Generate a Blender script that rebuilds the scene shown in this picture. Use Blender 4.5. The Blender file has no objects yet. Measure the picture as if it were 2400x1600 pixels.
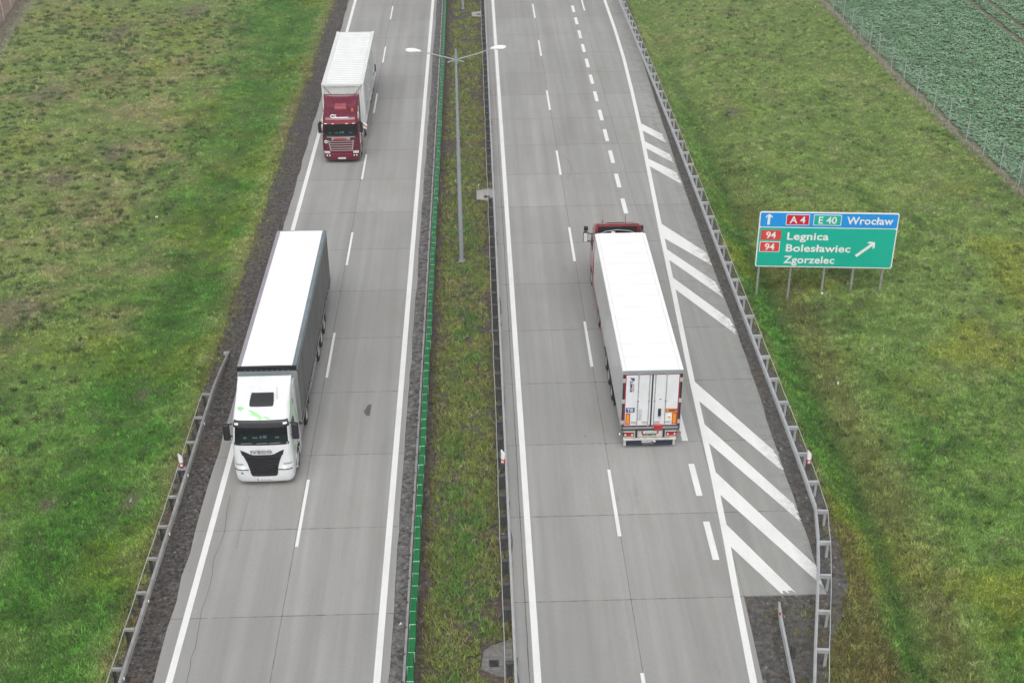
import bpy, math, random
import numpy as np
from mathutils import Vector, Matrix
random.seed(7)
rng = np.random.default_rng(11)
SC = bpy.context.scene
COL = SC.collection
R = math.radians
PI = math.pi

# ------------------------------------------------------------------ camera, sky, sun, exposure
cam = bpy.data.cameras.new('camera')
cam.lens = 45.045; cam.sensor_width = 36.0; cam.sensor_fit = 'HORIZONTAL'
cam.clip_start = 0.5; cam.clip_end = 6000
camo = bpy.data.objects.new('camera', cam); COL.objects.link(camo)
camo.matrix_world = Matrix(((0.99949398, 0.02150925, -0.02343377, 0.0),
                            (-0.03107055, 0.50239991, -0.86407694, 0.0),
                            (-0.00681252, 0.86436779, 0.50281399, 32.4854),
                            (0, 0, 0, 1)))
SC.camera = camo

SUN_EL, SUN_AZ = 58.0, 183.0            # azimuth clockwise from +Y (north)
world = bpy.data.worlds.new('World'); SC.world = world; world.use_nodes = True
wn = world.node_tree; wn.nodes.clear()
sky = wn.nodes.new('ShaderNodeTexSky'); sky.sky_type = 'NISHITA'; sky.sun_disc = False
sky.sun_elevation = R(SUN_EL); sky.sun_rotation = R(SUN_AZ)
sky.dust_density = 5.0; sky.ozone_density = 1.0; sky.air_density = 1.0
hs = wn.nodes.new('ShaderNodeHueSaturation'); hs.inputs['Saturation'].default_value = 0.12
bgn = wn.nodes.new('ShaderNodeBackground'); bgn.inputs['Strength'].default_value = 0.118
wo = wn.nodes.new('ShaderNodeOutputWorld')
wn.links.new(sky.outputs[0], hs.inputs['Color']); wn.links.new(hs.outputs[0], bgn.inputs['Color'])
wn.links.new(bgn.outputs[0], wo.inputs['Surface'])

sl = bpy.data.lights.new('sun', 'SUN'); sl.energy = 0.95; sl.angle = R(60); sl.color = (1.0, 0.985, 0.96)
so = bpy.data.objects.new('sun', sl); COL.objects.link(so)
_d = Vector((math.sin(R(SUN_AZ)) * math.cos(R(SUN_EL)), math.cos(R(SUN_AZ)) * math.cos(R(SUN_EL)), math.sin(R(SUN_EL))))
so.rotation_euler = _d.to_track_quat('Z', 'Y').to_euler()
so.location = (0, -20, 60)

vs = SC.view_settings
vs.view_transform = 'Standard'; vs.look = 'None'; vs.gamma = 1.0; vs.use_curve_mapping = False
vs.exposure = 0.31

# ------------------------------------------------------------------ small helpers
def tag(o, label=None, cat=None, group=None, kind=None):
    if label: o['label'] = label
    if cat: o['category'] = cat
    if group: o['group'] = group
    if kind: o['kind'] = kind
    return o

def empty(name, loc=(0, 0, 0), rz=0.0, label=None, cat=None, group=None):
    o = bpy.data.objects.new(name, None); COL.objects.link(o)
    o.location = loc; o.rotation_euler = (0, 0, rz); o.empty_display_size = 0.3
    return tag(o, label, cat, group)

class MB:
    """collects faces, then links them as ONE mesh object"""
    def __init__(s): s.v = []; s.f = []; s.m = []; s.cm = 0
    def add(s, verts, faces):
        b = len(s.v); s.v += [tuple(p) for p in verts]
        for f in faces: s.f.append([b + i for i in f]); s.m.append(s.cm)
        return s
    def box(s, x0, x1, y0, y1, z0, z1, M=None):
        p = [Vector((x, y, z)) for z in (z0, z1) for y in (y0, y1) for x in (x0, x1)]
        if M: p = [M @ q for q in p]
        return s.add(p, [(0, 2, 3, 1), (4, 5, 7, 6), (0, 1, 5, 4), (2, 6, 7, 3), (0, 4, 6, 2), (1, 3, 7, 5)])
    def cbox(s, c, d, M=None):
        return s.box(c[0]-d[0]/2, c[0]+d[0]/2, c[1]-d[1]/2, c[1]+d[1]/2, c[2]-d[2]/2, c[2]+d[2]/2, M)
    def prism(s, poly, z0, z1):
        n = len(poly); a = sum(poly[i][0]*poly[(i+1) % n][1] - poly[(i+1) % n][0]*poly[i][1] for i in range(n))
        if a < 0: poly = poly[::-1]
        v = [(x, y, z0) for x, y in poly] + [(x, y, z1) for x, y in poly]
        f = [list(range(n))[::-1], list(range(n, 2*n))] + [(i, (i+1) % n, n+(i+1) % n, n+i) for i in range(n)]
        return s.add(v, f)
    def tube(s, path, r, n=8, cap=True):
        path = [Vector(p) for p in path]; k = len(path)
        rs = r if isinstance(r, (list, tuple)) else [r]*k
        v = []; ref = None
        for i, p in enumerate(path):
            t = (path[min(i+1, k-1)] - path[max(i-1, 0)]).normalized()
            if ref is None:
                ref = t.orthogonal().normalized()
            a = (ref - t*ref.dot(t)).normalized(); b = t.cross(a); ref = a
            for j in range(n):
                an = 2*PI*j/n; v.append(p + (a*math.cos(an) + b*math.sin(an))*rs[i])
        f = [(i*n+j, i*n+(j+1) % n, (i+1)*n+(j+1) % n, (i+1)*n+j) for i in range(k-1) for j in range(n)]
        if cap: f += [list(range(n))[::-1], list(range((k-1)*n, k*n))]
        return s.add(v, f)
    def lathe_x(s, c, prof, n=28):
        """prof: (radius, x) list, revolved round an axle along x"""
        v = []
        for r, x in prof:
            for j in range(n):
                a = 2*PI*j/n; v.append((c[0]+x, c[1]+r*math.cos(a), c[2]+r*math.sin(a)))
        k = len(prof)
        f = [(i*n+j, (i+1)*n+j, (i+1)*n+(j+1) % n, i*n+(j+1) % n) for i in range(k-1) for j in range(n)]
        return s.add(v, f)
    def grid(s, rows):
        n = len(rows[0]); v = [p for r in rows for p in r]
        f = [(i*n+j, i*n+j+1, (i+1)*n+j+1, (i+1)*n+j) for i in range(len(rows)-1) for j in range(n-1)]
        return s.add(v, f)
    def build(s, name, mats, parent=None, smooth=False, bevel=0.0, angle=40, seg=2, loc=None, rot=None):
        me = bpy.data.meshes.new(name); me.from_pydata([tuple(p) for p in s.v], [], s.f)
        if not isinstance(mats, (list, tuple)): mats = [mats]
        for m in mats: me.materials.append(m)
        me.polygons.foreach_set('material_index', s.m)
        if smooth:
            me.polygons.foreach_set('use_smooth', [True]*len(me.polygons))
            me.set_sharp_from_angle(angle=R(angle))
        me.update()
        o = bpy.data.objects.new(name, me); COL.objects.link(o)
        if parent: o.parent = parent
        if loc: o.location = loc
        if rot: o.rotation_euler = rot
        if bevel:
            b = o.modifiers.new('bevel', 'BEVEL'); b.width = bevel; b.segments = seg; b.limit_method = 'ANGLE'; b.angle_limit = R(35)
        return o

def resample(pts, step):
    out = [pts[0]]
    for a, b in zip(pts[:-1], pts[1:]):
        L = math.dist(a, b); n = max(1, int(round(L/step)))
        out += [tuple(a[k]+(b[k]-a[k])*i/n for k in range(len(a))) for i in range(1, n+1)]
    return out

def ipl(x, tab):
    xs = [t[0] for t in tab]; ys = [t[1] for t in tab]
    return float(np.interp(x, xs, ys))

def text(name, body, size, mat, parent, loc, rot=(R(90), 0, 0), bold=0.0, ext=0.003, align='CENTER', sx=1.0, space=1.0):
    cu = bpy.data.curves.new(name, 'FONT'); cu.body = body; cu.size = size; cu.extrude = ext
    cu.offset = bold; cu.align_x = align; cu.align_y = 'BOTTOM_BASELINE'; cu.space_character = space; cu.resolution_u = 4
    t = bpy.data.objects.new(name, cu); COL.objects.link(t)
    bpy.context.view_layer.update()
    me = bpy.data.meshes.new_from_object(t.evaluated_get(bpy.context.evaluated_depsgraph_get()))
    bpy.data.objects.remove(t); bpy.data.curves.remove(cu)
    me.materials.clear(); me.materials.append(mat); me.name = name
    o = bpy.data.objects.new(name, me); COL.objects.link(o); o.parent = parent
    o.location = loc; o.rotation_euler = rot; o.scale = (sx, 1, 1)
    return o

# ------------------------------------------------------------------ materials
class NT:
    def __init__(s, name):
        s.m = bpy.data.materials.new(name); s.m.use_nodes = True; s.t = s.m.node_tree
        s.p = s.t.nodes['Principled BSDF']; s.pos = None
    def n(s, typ, **kw):
        nd = s.t.nodes.new(typ)
        for k, v in kw.items(): setattr(nd, k, v)
        return nd
    def l(s, a, b): s.t.links.new(a, b)
    def P(s, scale=(1, 1, 1)):
        if s.pos is None: s.pos = s.n('ShaderNodeNewGeometry').outputs['Position']
        if scale == (1, 1, 1): return s.pos
        v = s.n('ShaderNodeVectorMath', operation='MULTIPLY'); s.l(s.pos, v.inputs[0]); v.inputs[1].default_value = scale
        return v.outputs[0]
    def noise(s, scale, detail=4, rough=0.55, vec=None, stretch=(1, 1, 1)):
        nd = s.n('ShaderNodeTexNoise'); nd.inputs['Scale'].default_value = scale; nd.inputs['Detail'].default_value = detail
        nd.inputs['Roughness'].default_value = rough
        s.l(vec if vec is not None else s.P(stretch), nd.inputs['Vector']); return nd.outputs['Fac']
    def math(s, op, a, b=None, c=None, clamp=False):
        nd = s.n('ShaderNodeMath', operation=op); nd.use_clamp = clamp
        for i, q in enumerate((a, b, c)):
            if q is None: continue
            if isinstance(q, (int, float)): nd.inputs[i].default_value = q
            else: s.l(q, nd.inputs[i])
        return nd.outputs[0]
    def ramp(s, f, a, b, lo=0.0, hi=1.0):
        nd = s.n('ShaderNodeMapRange'); nd.clamp = True
        s.l(f, nd.inputs[0])
        for i, q in ((1, a), (2, b), (3, lo), (4, hi)): nd.inputs[i].default_value = q
        return nd.outputs[0]
    def mix(s, f, a, b, blend='MIX'):
        nd = s.n('ShaderNodeMix', data_type='RGBA', blend_type=blend)
        for q, i in ((f, 0), (a, 6), (b, 7)):
            if isinstance(q, (int, float)): nd.inputs[i].default_value = q
            elif isinstance(q, tuple): nd.inputs[i].default_value = (*q, 1) if len(q) == 3 else q
            else: s.l(q, nd.inputs[i])
        return nd.outputs[2]
    def bump(s, h, strength, dist=0.01):
        b = s.n('ShaderNodeBump'); b.inputs['Strength'].default_value = strength; b.inputs['Distance'].default_value = dist
        s.l(h, b.inputs['Height']); s.l(b.outputs[0], s.p.inputs['Normal'])
    def done(s, col, rough=0.6, metal=0.0, spec=0.5, coat=0.0):
        if isinstance(col, tuple): s.p.inputs['Base Color'].default_value = (*col, 1)
        else: s.l(col, s.p.inputs['Base Color'])
        if isinstance(rough, (int, float)): s.p.inputs['Roughness'].default_value = rough
        else: s.l(rough, s.p.inputs['Roughness'])
        s.p.inputs['Metallic'].default_value = metal; s.p.inputs['Specular IOR Level'].default_value = spec
        s.p.inputs['Coat Weight'].default_value = coat; s.p.inputs['Coat Roughness'].default_value = 0.08
        return s.m

def pm(name, col, rough=0.5, metal=0.0, var=0.10, scale=3.0, coat=0.0, spec=0.5, dirt=0.0, dirtcol=(0.16, 0.145, 0.12)):
    """paint / plastic / metal with a faint uneven tone and optional road dirt"""
    t = NT(name)
    f = t.noise(scale, 5, 0.6)
    c = t.mix(t.ramp(f, 0.3, 0.7), tuple(k*(1-var) for k in col), tuple(min(1, k*(1+var)) for k in col))
    if dirt:
        g = t.noise(scale*0.6, 6, 0.65, stretch=(1.7, 0.5, 0.8))
        c = t.mix(t.ramp(g, 0.42, 0.75, 0, dirt), c, dirtcol)
    r = t.ramp(t.noise(scale*4, 3), 0.3, 0.7, rough*0.85, min(1, rough*1.2))
    return t.done(c, r, metal, spec, coat)

M = {}
M['white'] = pm('white_paint', (0.76, 0.775, 0.79), 0.35, var=0.03, coat=0.3, dirt=0.10)
M['trailer_white'] = pm('trailer_white', (0.86, 0.86, 0.86), 0.4, var=0.015, scale=1.2)
M['box_white'] = pm('container_white', (0.72, 0.74, 0.735), 0.5, var=0.03, scale=1.5, dirt=0.12)
M['side_white'] = pm('glossy_side_panel', (0.86, 0.87, 0.87), 0.14, var=0.03, scale=0.8, spec=0.5)
M['black'] = pm('black_plastic', (0.018, 0.018, 0.022), 0.45, var=0.15)
M['dark'] = pm('dark_chassis', (0.03, 0.03, 0.032), 0.6, var=0.3, dirt=0.5)
M['grey'] = pm('grey_panel', (0.28, 0.32, 0.33), 0.5, var=0.06)
M['cantrail'] = pm('blue_grey_rail', (0.17, 0.21, 0.235), 0.45, var=0.15, scale=1.6)
M['cantrail_side'] = pm('mauve_rail', (0.30, 0.28, 0.32), 0.5, var=0.1, scale=1.6)
M['tyre'] = pm('tyre_rubber', (0.02, 0.02, 0.02), 0.85, var=0.2)
M['rim'] = pm('wheel_rim', (0.55, 0.55, 0.56), 0.4, 0.5, var=0.1)
M['steel'] = pm('galvanised_steel', (0.50, 0.515, 0.53), 0.5, 0.35, var=0.12, scale=2.5)
M['steel_old'] = pm('weathered_steel', (0.34, 0.34, 0.335), 0.6, 0.2, var=0.2, scale=3, dirt=0.3)
M['post_dark'] = pm('dark_steel_post', (0.072, 0.073, 0.075), 0.65, 0.1, var=0.3)
M['wire'] = pm('zinc_wire', (0.52, 0.54, 0.55), 0.5, 0.3)
M['lamp_steel'] = pm('lamp_zinc', (0.36, 0.39, 0.43), 0.5, 0.25, var=0.1, scale=5)
M['lamp_white'] = pm('lamp_housing', (0.80, 0.81, 0.80), 0.4, var=0.03)
M['red_cab'] = pm('wine_red_paint', (0.12, 0.004, 0.022), 0.25, var=0.06, coat=0.5)
M['red_light_cab'] = pm('pale_red_paint', (0.36, 0.05, 0.06), 0.25, var=0.08, coat=0.6, spec=0.8)  # paler red than the wine red cab
M['red'] = pm('signal_red', (0.50, 0.02, 0.025), 0.4)
M['red_dark'] = pm('dark_red_seal', (0.28, 0.015, 0.03), 0.5)
M['lens_red'] = pm('red_lens', (0.45, 0.01, 0.015), 0.15)
M['lens_clear'] = pm('clear_lens', (0.80, 0.80, 0.80), 0.12)
M['amber'] = pm('amber_reflector', (0.75, 0.33, 0.02), 0.35)
M['orange'] = pm('orange_beacon', (0.65, 0.14, 0.04), 0.3)
M['green_leaf'] = pm('leaf_green_livery', (0.30, 0.66, 0.27), 0.35, coat=0.3)
M['green_panel'] = pm('green_plastic', (0.003, 0.145, 0.040), 0.45, var=0.16, scale=1.3)
M['green_seam'] = pm('pale_green_seam', (0.34, 0.54, 0.41), 0.5)
M['blue'] = pm('navy_blue', (0.015, 0.035, 0.14), 0.45)
M['tir_blue'] = pm('plate_blue', (0.02, 0.08, 0.25), 0.45)
M['navy_flap'] = pm('navy_rubber', (0.02, 0.025, 0.055), 0.6)
M['cream'] = pm('cream_bumper', (0.66, 0.65, 0.58), 0.45, dirt=0.3)
M['sign_blue'] = pm('sign_blue', (0.012, 0.31, 0.82), 0.45, var=0.03)
M['sign_green'] = pm('sign_green', (0.002, 0.46, 0.33), 0.45, var=0.04, scale=0.6)
M['sign_red'] = pm('sign_red', (0.62, 0.015, 0.045), 0.45, var=0.03)
M['sign_red_pale'] = pm('sign_red_pale', (0.70, 0.065, 0.06), 0.45, var=0.03)
M['sign_white'] = pm('sign_white', (0.86, 0.87, 0.86), 0.45, var=0.02)
M['strap'] = pm('tan_strap', (0.40, 0.26, 0.20), 0.7)
M['plate'] = pm('number_plate', (0.72, 0.73, 0.72), 0.4)
M['seat'] = pm('brown_seat', (0.06, 0.035, 0.025), 0.8)
M['dash'] = pm('dash_grey', (0.045, 0.06, 0.065), 0.7)
M['paper'] = pm('paper', (0.75, 0.78, 0.76), 0.7)
M['silver'] = pm('silver_trim', (0.40, 0.36, 0.36), 0.35, 0.2)
M['cobble'] = None

def glass():
    t = NT('cab_glass'); nt = t.t
    tr = t.n('ShaderNodeBsdfTransparent'); tr.inputs[0].default_value = (0.36, 0.47, 0.48, 1)
    gl = t.n('ShaderNodeBsdfGlossy'); gl.inputs['Roughness'].default_value = 0.03
    gl.inputs['Color'].default_value = (0.8, 0.9, 0.95, 1)
    fr = t.n('ShaderNodeFresnel'); fr.inputs[0].default_value = 1.33
    mx = t.n('ShaderNodeMixShader'); t.l(fr.outputs[0], mx.inputs[0]); t.l(tr.outputs[0], mx.inputs[1]); t.l(gl.outputs[0], mx.inputs[2])
    t.l(mx.outputs[0], nt.nodes['Material Output'].inputs['Surface'])
    return t.m
M['glass'] = glass()

def concrete(name, joints_x, y0, period, base=(0.305, 0.303, 0.295), stripes=True, x_slab=None):
    t = NT(name)
    sep = t.n('ShaderNodeSeparateXYZ'); t.l(t.P(), sep.inputs[0]); X, Y = sep.outputs[0], sep.outputs[1]
    # slab index -> tone
    ry = t.math('DIVIDE', t.math('SUBTRACT', Y, y0), period)
    iy = t.math('FLOOR', ry)
    ix = None
    for j in joints_x:
        g = t.math('GREATER_THAN', X, j); ix = g if ix is None else t.math('ADD', ix, g)
    cb = t.n('ShaderNodeCombineXYZ'); t.l(iy, cb.inputs[1])
    if ix is not None: t.l(ix, cb.inputs[0])
    wnz = t.n('ShaderNodeTexWhiteNoise', noise_dimensions='3D'); t.l(cb.outputs[0], wnz.inputs['Vector'])
    tone = t.ramp(wnz.outputs['Value'], 0, 1, 0.94, 1.035)
    big = t.ramp(t.noise(0.22, 5, 0.6, stretch=(1, 0.35, 1)), 0.3, 0.7, 0.90, 1.09)
    fine = t.ramp(t.noise(9, 6, 0.7), 0.25, 0.75, 0.93, 1.07)
    strk = t.ramp(t.noise(1.3, 4, 0.6, stretch=(1.6, 0.03, 1)), 0.3, 0.7, 0.89, 1.09)
    trk = t.math('MULTIPLY_ADD', t.math('COSINE', t.math('MULTIPLY', t.math('ADD', X, t.ramp(big, 0.9, 1.09, -0.2, 0.2)), 3.49)), 0.022, 1.0)
    k = t.math('MULTIPLY', t.math('MULTIPLY', t.math('MULTIPLY', tone, big), trk), t.math('MULTIPLY', fine, strk))
    col = t.mix(1.0, base, t.n('ShaderNodeCombineColor').outputs[0], 'MULTIPLY')
    cc = t.t.nodes.new('ShaderNodeCombineColor')
    for i in range(3): t.l(k, cc.inputs[i])
    col = t.mix(1.0, base, cc.outputs[0], 'MULTIPLY')
    # warm brownish stains
    st = t.ramp(t.noise(0.5, 6, 0.7, stretch=(1, 0.3, 1)), 0.5, 0.75, 0, 0.35)
    col = t.mix(st, col, (0.25, 0.22, 0.18))
    od = t.math('MULTIPLY', t.ramp(X, 11.7, 12.8), t.ramp(t.noise(1.4, 6, 0.7), 0.45, 0.7, 0, 0.55))
    if x_slab: col = t.mix(od, col, (0.15, 0.145, 0.135))
    # joints
    wob = t.ramp(t.noise(3.0, 3), 0, 1, -0.03, 0.03)
    fy = t.math('ABSOLUTE', t.math('SUBTRACT', t.math('FRACT', t.math('ADD', ry, 0.5)), 0.5))
    dy = t.math('ABSOLUTE', t.math('ADD', t.math('MULTIPLY', fy, period), wob))
    dirt = t.ramp(t.noise(1.7, 4), 0.3, 0.75, 0.009, 0.026)
    jm = t.math('LESS_THAN', dy, dirt)
    for j in joints_x:
        dx = t.math('ABSOLUTE', t.math('ADD', t.math('SUBTRACT', X, j), t.math('MULTIPLY', wob, 0.5)))
        jm = t.math('MAXIMUM', jm, t.math('LESS_THAN', dx, t.math('MULTIPLY', dirt, 0.8)))
        # dark blot where joints cross
        d2 = t.math('ADD', dx, dy)
        jm = t.math('MAXIMUM', jm, t.math('LESS_THAN', d2, t.ramp(wnz.outputs['Value'], 0.3, 1, 0.02, 0.13)))
    col = t.mix(t.math('MULTIPLY', jm, 0.66), col, (0.06, 0.058, 0.055))
    # small dark spots
    vo = t.n('ShaderNodeTexVoronoi'); vo.inputs['Scale'].default_value = 0.55; t.l(t.P(), vo.inputs['Vector'])
    sp = t.math('LESS_THAN', vo.outputs['Distance'], t.ramp(vo.outputs['Color'], 0.6, 1.0, 0.0, 0.05))
    col = t.mix(t.math('MULTIPLY', sp, 0.6), col, (0.08, 0.08, 0.08))
    oil = t.math('MULTIPLY', t.ramp(t.noise(0.9, 5, 0.7, stretch=(1.3, 0.25, 1)), 0.60, 0.78, 0, 0.42), t.ramp(t.noise(0.13, 2, 0.5), 0.45, 0.6))
    col = t.mix(oil, col, (0.13, 0.128, 0.125))
    t.bump(t.noise(60, 3), 0.15, 0.01)
    return t.done(col, 0.85, 0, 0.3)

M['conc_L'] = concrete('concrete_slabs_left', (-7.60,), 36.05, 5.115)
M['conc_R'] = concrete('concrete_slabs_right', (1.40, 5.37), 36.46, 5.11)
M['conc_exit'] = concrete('concrete_slabs_exit', (9.62,), 36.46, 5.11, base=(0.295, 0.300, 0.288), x_slab=1)

def paint():
    t = NT('road_paint')
    f = t.noise(14, 6, 0.75); g = t.noise(0.5, 4, 0.6)
    wear = t.math('ADD', t.ramp(f, 0.54, 0.70, 0, 0.5), t.ramp(g, 0.5, 0.8, 0, 0.22))
    c = t.mix(wear, (0.76, 0.77, 0.76), (0.38, 0.38, 0.365))
    sep = t.n('ShaderNodeSeparateXYZ'); t.l(t.P(), sep.inputs[0])
    end = t.math('MULTIPLY', t.ramp(sep.outputs[0], 12.0, 12.9), t.ramp(t.noise(2.6, 6, 0.75), 0.42, 0.6))
    c = t.mix(t.math('MULTIPLY', end, 0.75), c, (0.24, 0.23, 0.215))
    strk = t.ramp(t.noise(2.0, 4, 0.6, stretch=(2.5, 0.2, 1)), 0.35, 0.7, 0, 0.18)
    c = t.mix(strk, c, (0.55, 0.55, 0.53))
    return t.done(c, 0.7, 0, 0.3)
M['paint'] = paint()

def gravel(name, a, b, c, sc=7.0, brown=0.0):
    t = NT(name)
    v = t.n('ShaderNodeTexVoronoi'); v.inputs['Scale'].default_value = sc*2.2; t.l(t.P(), v.inputs['Vector'])
    n1 = t.noise(sc, 6, 0.75); n2 = t.noise(0.9, 5, 0.65)
    col = t.mix(t.ramp(n1, 0.38, 0.66), a, b)
    col = t.mix(t.ramp(n2, 0.5, 0.72, 0, 0.75), col, c)
    if brown: col = t.mix(t.ramp(t.noise(0.8, 6, 0.7, stretch=(1, 0.6, 1)), 0.53, 0.68, 0, brown), col, (0.13, 0.085, 0.05))
    sp = t.math('GREATER_THAN', v.outputs['Color'], 0.90)
    col = t.mix(t.math('MULTIPLY', sp, 0.4), col, (0.40, 0.38, 0.36))
    t.bump(t.math('ADD', n1, v.outputs['Distance']), 0.8, 0.05)
    return t.done(col, 0.95, 0, 0.2)
M['gravel_dark'] = gravel('dark_gravel', (0.022, 0.020, 0.019), (0.17, 0.158, 0.15), (0.060, 0.052, 0.048), 6.0, 0.55)
M['gravel_grey'] = gravel('grey_gravel', (0.055, 0.052, 0.05), (0.16, 0.153, 0.148), (0.11, 0.10, 0.095), 5.0, 0.35)
M['gravel_rough'] = gravel('broken_gravel', (0.05, 0.048, 0.046), (0.24, 0.235, 0.23), (0.17, 0.165, 0.16), 4.0, 0.1)
M['soil'] = gravel('median_soil', (0.045, 0.038, 0.033), (0.15, 0.125, 0.105), (0.10, 0.085, 0.07), 4.5, 0.5)

def attr_mat(name, rough, spec, fine=0.0, trans=0.0):
    t = NT(name)
    a = t.n('ShaderNodeAttribute'); a.attribute_name = 'col'; a.attribute_type = 'GEOMETRY'
    c = a.outputs['Color']
    if fine:
        f = t.noise(7, 6, 0.7)
        c = t.mix(t.ramp(f, 0.3, 0.7), c, (0.09, 0.07, 0.05), 'MIX') if False else t.mix(t.ramp(t.noise(22, 5, 0.75), 0.40, 0.62, 0, 0.7), t.mix(t.ramp(f, 0.45, 0.75, 0, fine), c, (0.12, 0.095, 0.065)), (0.035, 0.045, 0.018))
        t.bump(f, 0.6, 0.06)
    return t.done(c, rough, 0, spec)
M['verge'] = attr_mat('verge_soil', 0.95, 0.15, 0.55)
M['blade'] = attr_mat('grass_blades', 0.7, 0.25)
M['leaf'] = attr_mat('crop_leaves', 0.6, 0.3)

def plough():
    t = NT('ploughed_soil')
    w = t.noise(2.2, 6, 0.7); c = t.mix(t.ramp(w, 0.3, 0.7), (0.13, 0.085, 0.06), (0.24, 0.165, 0.125))
    t.bump(w, 1.0, 0.15); return t.done(c, 0.95, 0, 0.1)
M['plough'] = plough()

def curtain():
    t = NT('curtain_fabric')
    a = t.noise(0.9, 5, 0.6, stretch=(1, 1.6, 0.35)); b = t.noise(0.25, 2, 0.5)
    c = t.mix(t.ramp(a, 0.35, 0.68), (0.105, 0.104, 0.104), (0.185, 0.182, 0.178))
    c = t.mix(t.ramp(b, 0.4, 0.65, 0, 0.5), c, (0.22, 0.217, 0.213))
    t.bump(t.noise(1.6, 4, 0.6, stretch=(1, 1.0, 0.25)), 0.7, 0.08)
    return t.done(c, 0.55, 0, 0.4)
M['curtain'] = curtain()

def cobble():
    t = NT('cobble_paving')
    br = t.n('ShaderNodeTexBrick'); t.l(t.P(), br.inputs['Vector'])
    br.inputs['Scale'].default_value = 7.0; br.inputs['Color1'].default_value = (0.22, 0.215, 0.205, 1); br.inputs['Color2'].default_value = (0.15, 0.145, 0.14, 1)
    br.inputs['Mortar'].default_value = (0.11, 0.10, 0.09, 1); br.inputs['Mortar Size'].default_value = 0.035
    br.inputs['Brick Width'].default_value = 0.9; br.inputs['Row Height'].default_value = 0.8
    return t.done(br.outputs[0], 0.9, 0, 0.2)
M['cobble'] = cobble()

# ------------------------------------------------------------------ numpy noise + fast meshes
def vnoise(x, y, seed):
    r = np.random.default_rng(seed); T = r.random((256, 256))
    xi = np.floor(x).astype(int); yi = np.floor(y).astype(int); fx = x-xi; fy = y-yi
    fx = fx*fx*(3-2*fx); fy = fy*fy*(3-2*fy)
    a = T[xi % 256, yi % 256]; b = T[(xi+1) % 256, yi % 256]; c = T[xi % 256, (yi+1) % 256]; d = T[(xi+1) % 256, (yi+1) % 256]
    return (a*(1-fx)+b*fx)*(1-fy) + (c*(1-fx)+d*fx)*fy
def fbm(x, y, sc, seed, oct=4):
    s = 0; a = 1; t = 0
    for i in range(oct):
        s = s + a*vnoise(x/sc*2**i + 31.7*i, y/sc*2**i + 17.3*i, seed+i); t += a; a *= 0.55
    return s/t
def ss(a, b, x):
    t = np.clip((x-a)/(b-a), 0, 1); return t*t*(3-2*t)
def lerp(c, d, t): return c*(1-t[:, None]) + np.array(d)[None, :]*t[:, None]

def npmesh(name, V, F, mat, col=None, smooth=False):
    me = bpy.data.meshes.new(name); n, k = F.shape
    me.vertices.add(len(V)); me.vertices.foreach_set('co', V.astype(np.float32).ravel())
    me.loops.add(n*k); me.loops.foreach_set('vertex_index', F.astype(np.int32).ravel())
    me.polygons.add(n); me.polygons.foreach_set('loop_start', np.arange(0, n*k, k, dtype=np.int32))
    me.polygons.foreach_set('loop_total', np.full(n, k, dtype=np.int32))
    if smooth: me.polygons.foreach_set('use_smooth', np.ones(n, dtype=bool))
    me.materials.append(mat); me.update(calc_edges=True)
    if col is not None:
        at = me.color_attributes.new('col', 'FLOAT_COLOR', 'POINT')
        at.data.foreach_set('color', np.c_[col, np.ones(len(col))].astype(np.float32).ravel())
    o = bpy.data.objects.new(name, me); COL.objects.link(o); return o

def height(x, y):
    z = np.full(x.shape, -0.12)
    bn = (fbm(x, y, 2.5, 5)-0.5)
    zl = -0.03 + 0.12*bn - 0.30*np.exp(-((x+16.1)/1.3)**2) + 0.15*ss(-18, -30, x)
    z = np.where(x < -12.6, -0.10 + (zl+0.10)*ss(-12.7, -13.4, x), z)
    edge = np.interp(y, [0, 30, 37, 41, 130, 400], [13.2, 13.4, 13.9, 14.1, 14.1, 14.1])
    d = x-edge
    zr = np.interp(d, [-3, -0.3, 0.2, 0.9, 1.5, 2.1, 2.8, 3.6, 4.6, 6, 50], [-0.12, -0.10, -0.14, -0.72, -1.05, -1.12, -0.93, -0.62, -0.43, -0.36, -0.34]) + 0.10*bn*ss(0, 1.5, d)
    z = np.where(x > 9, zr, z)
    return z

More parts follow.
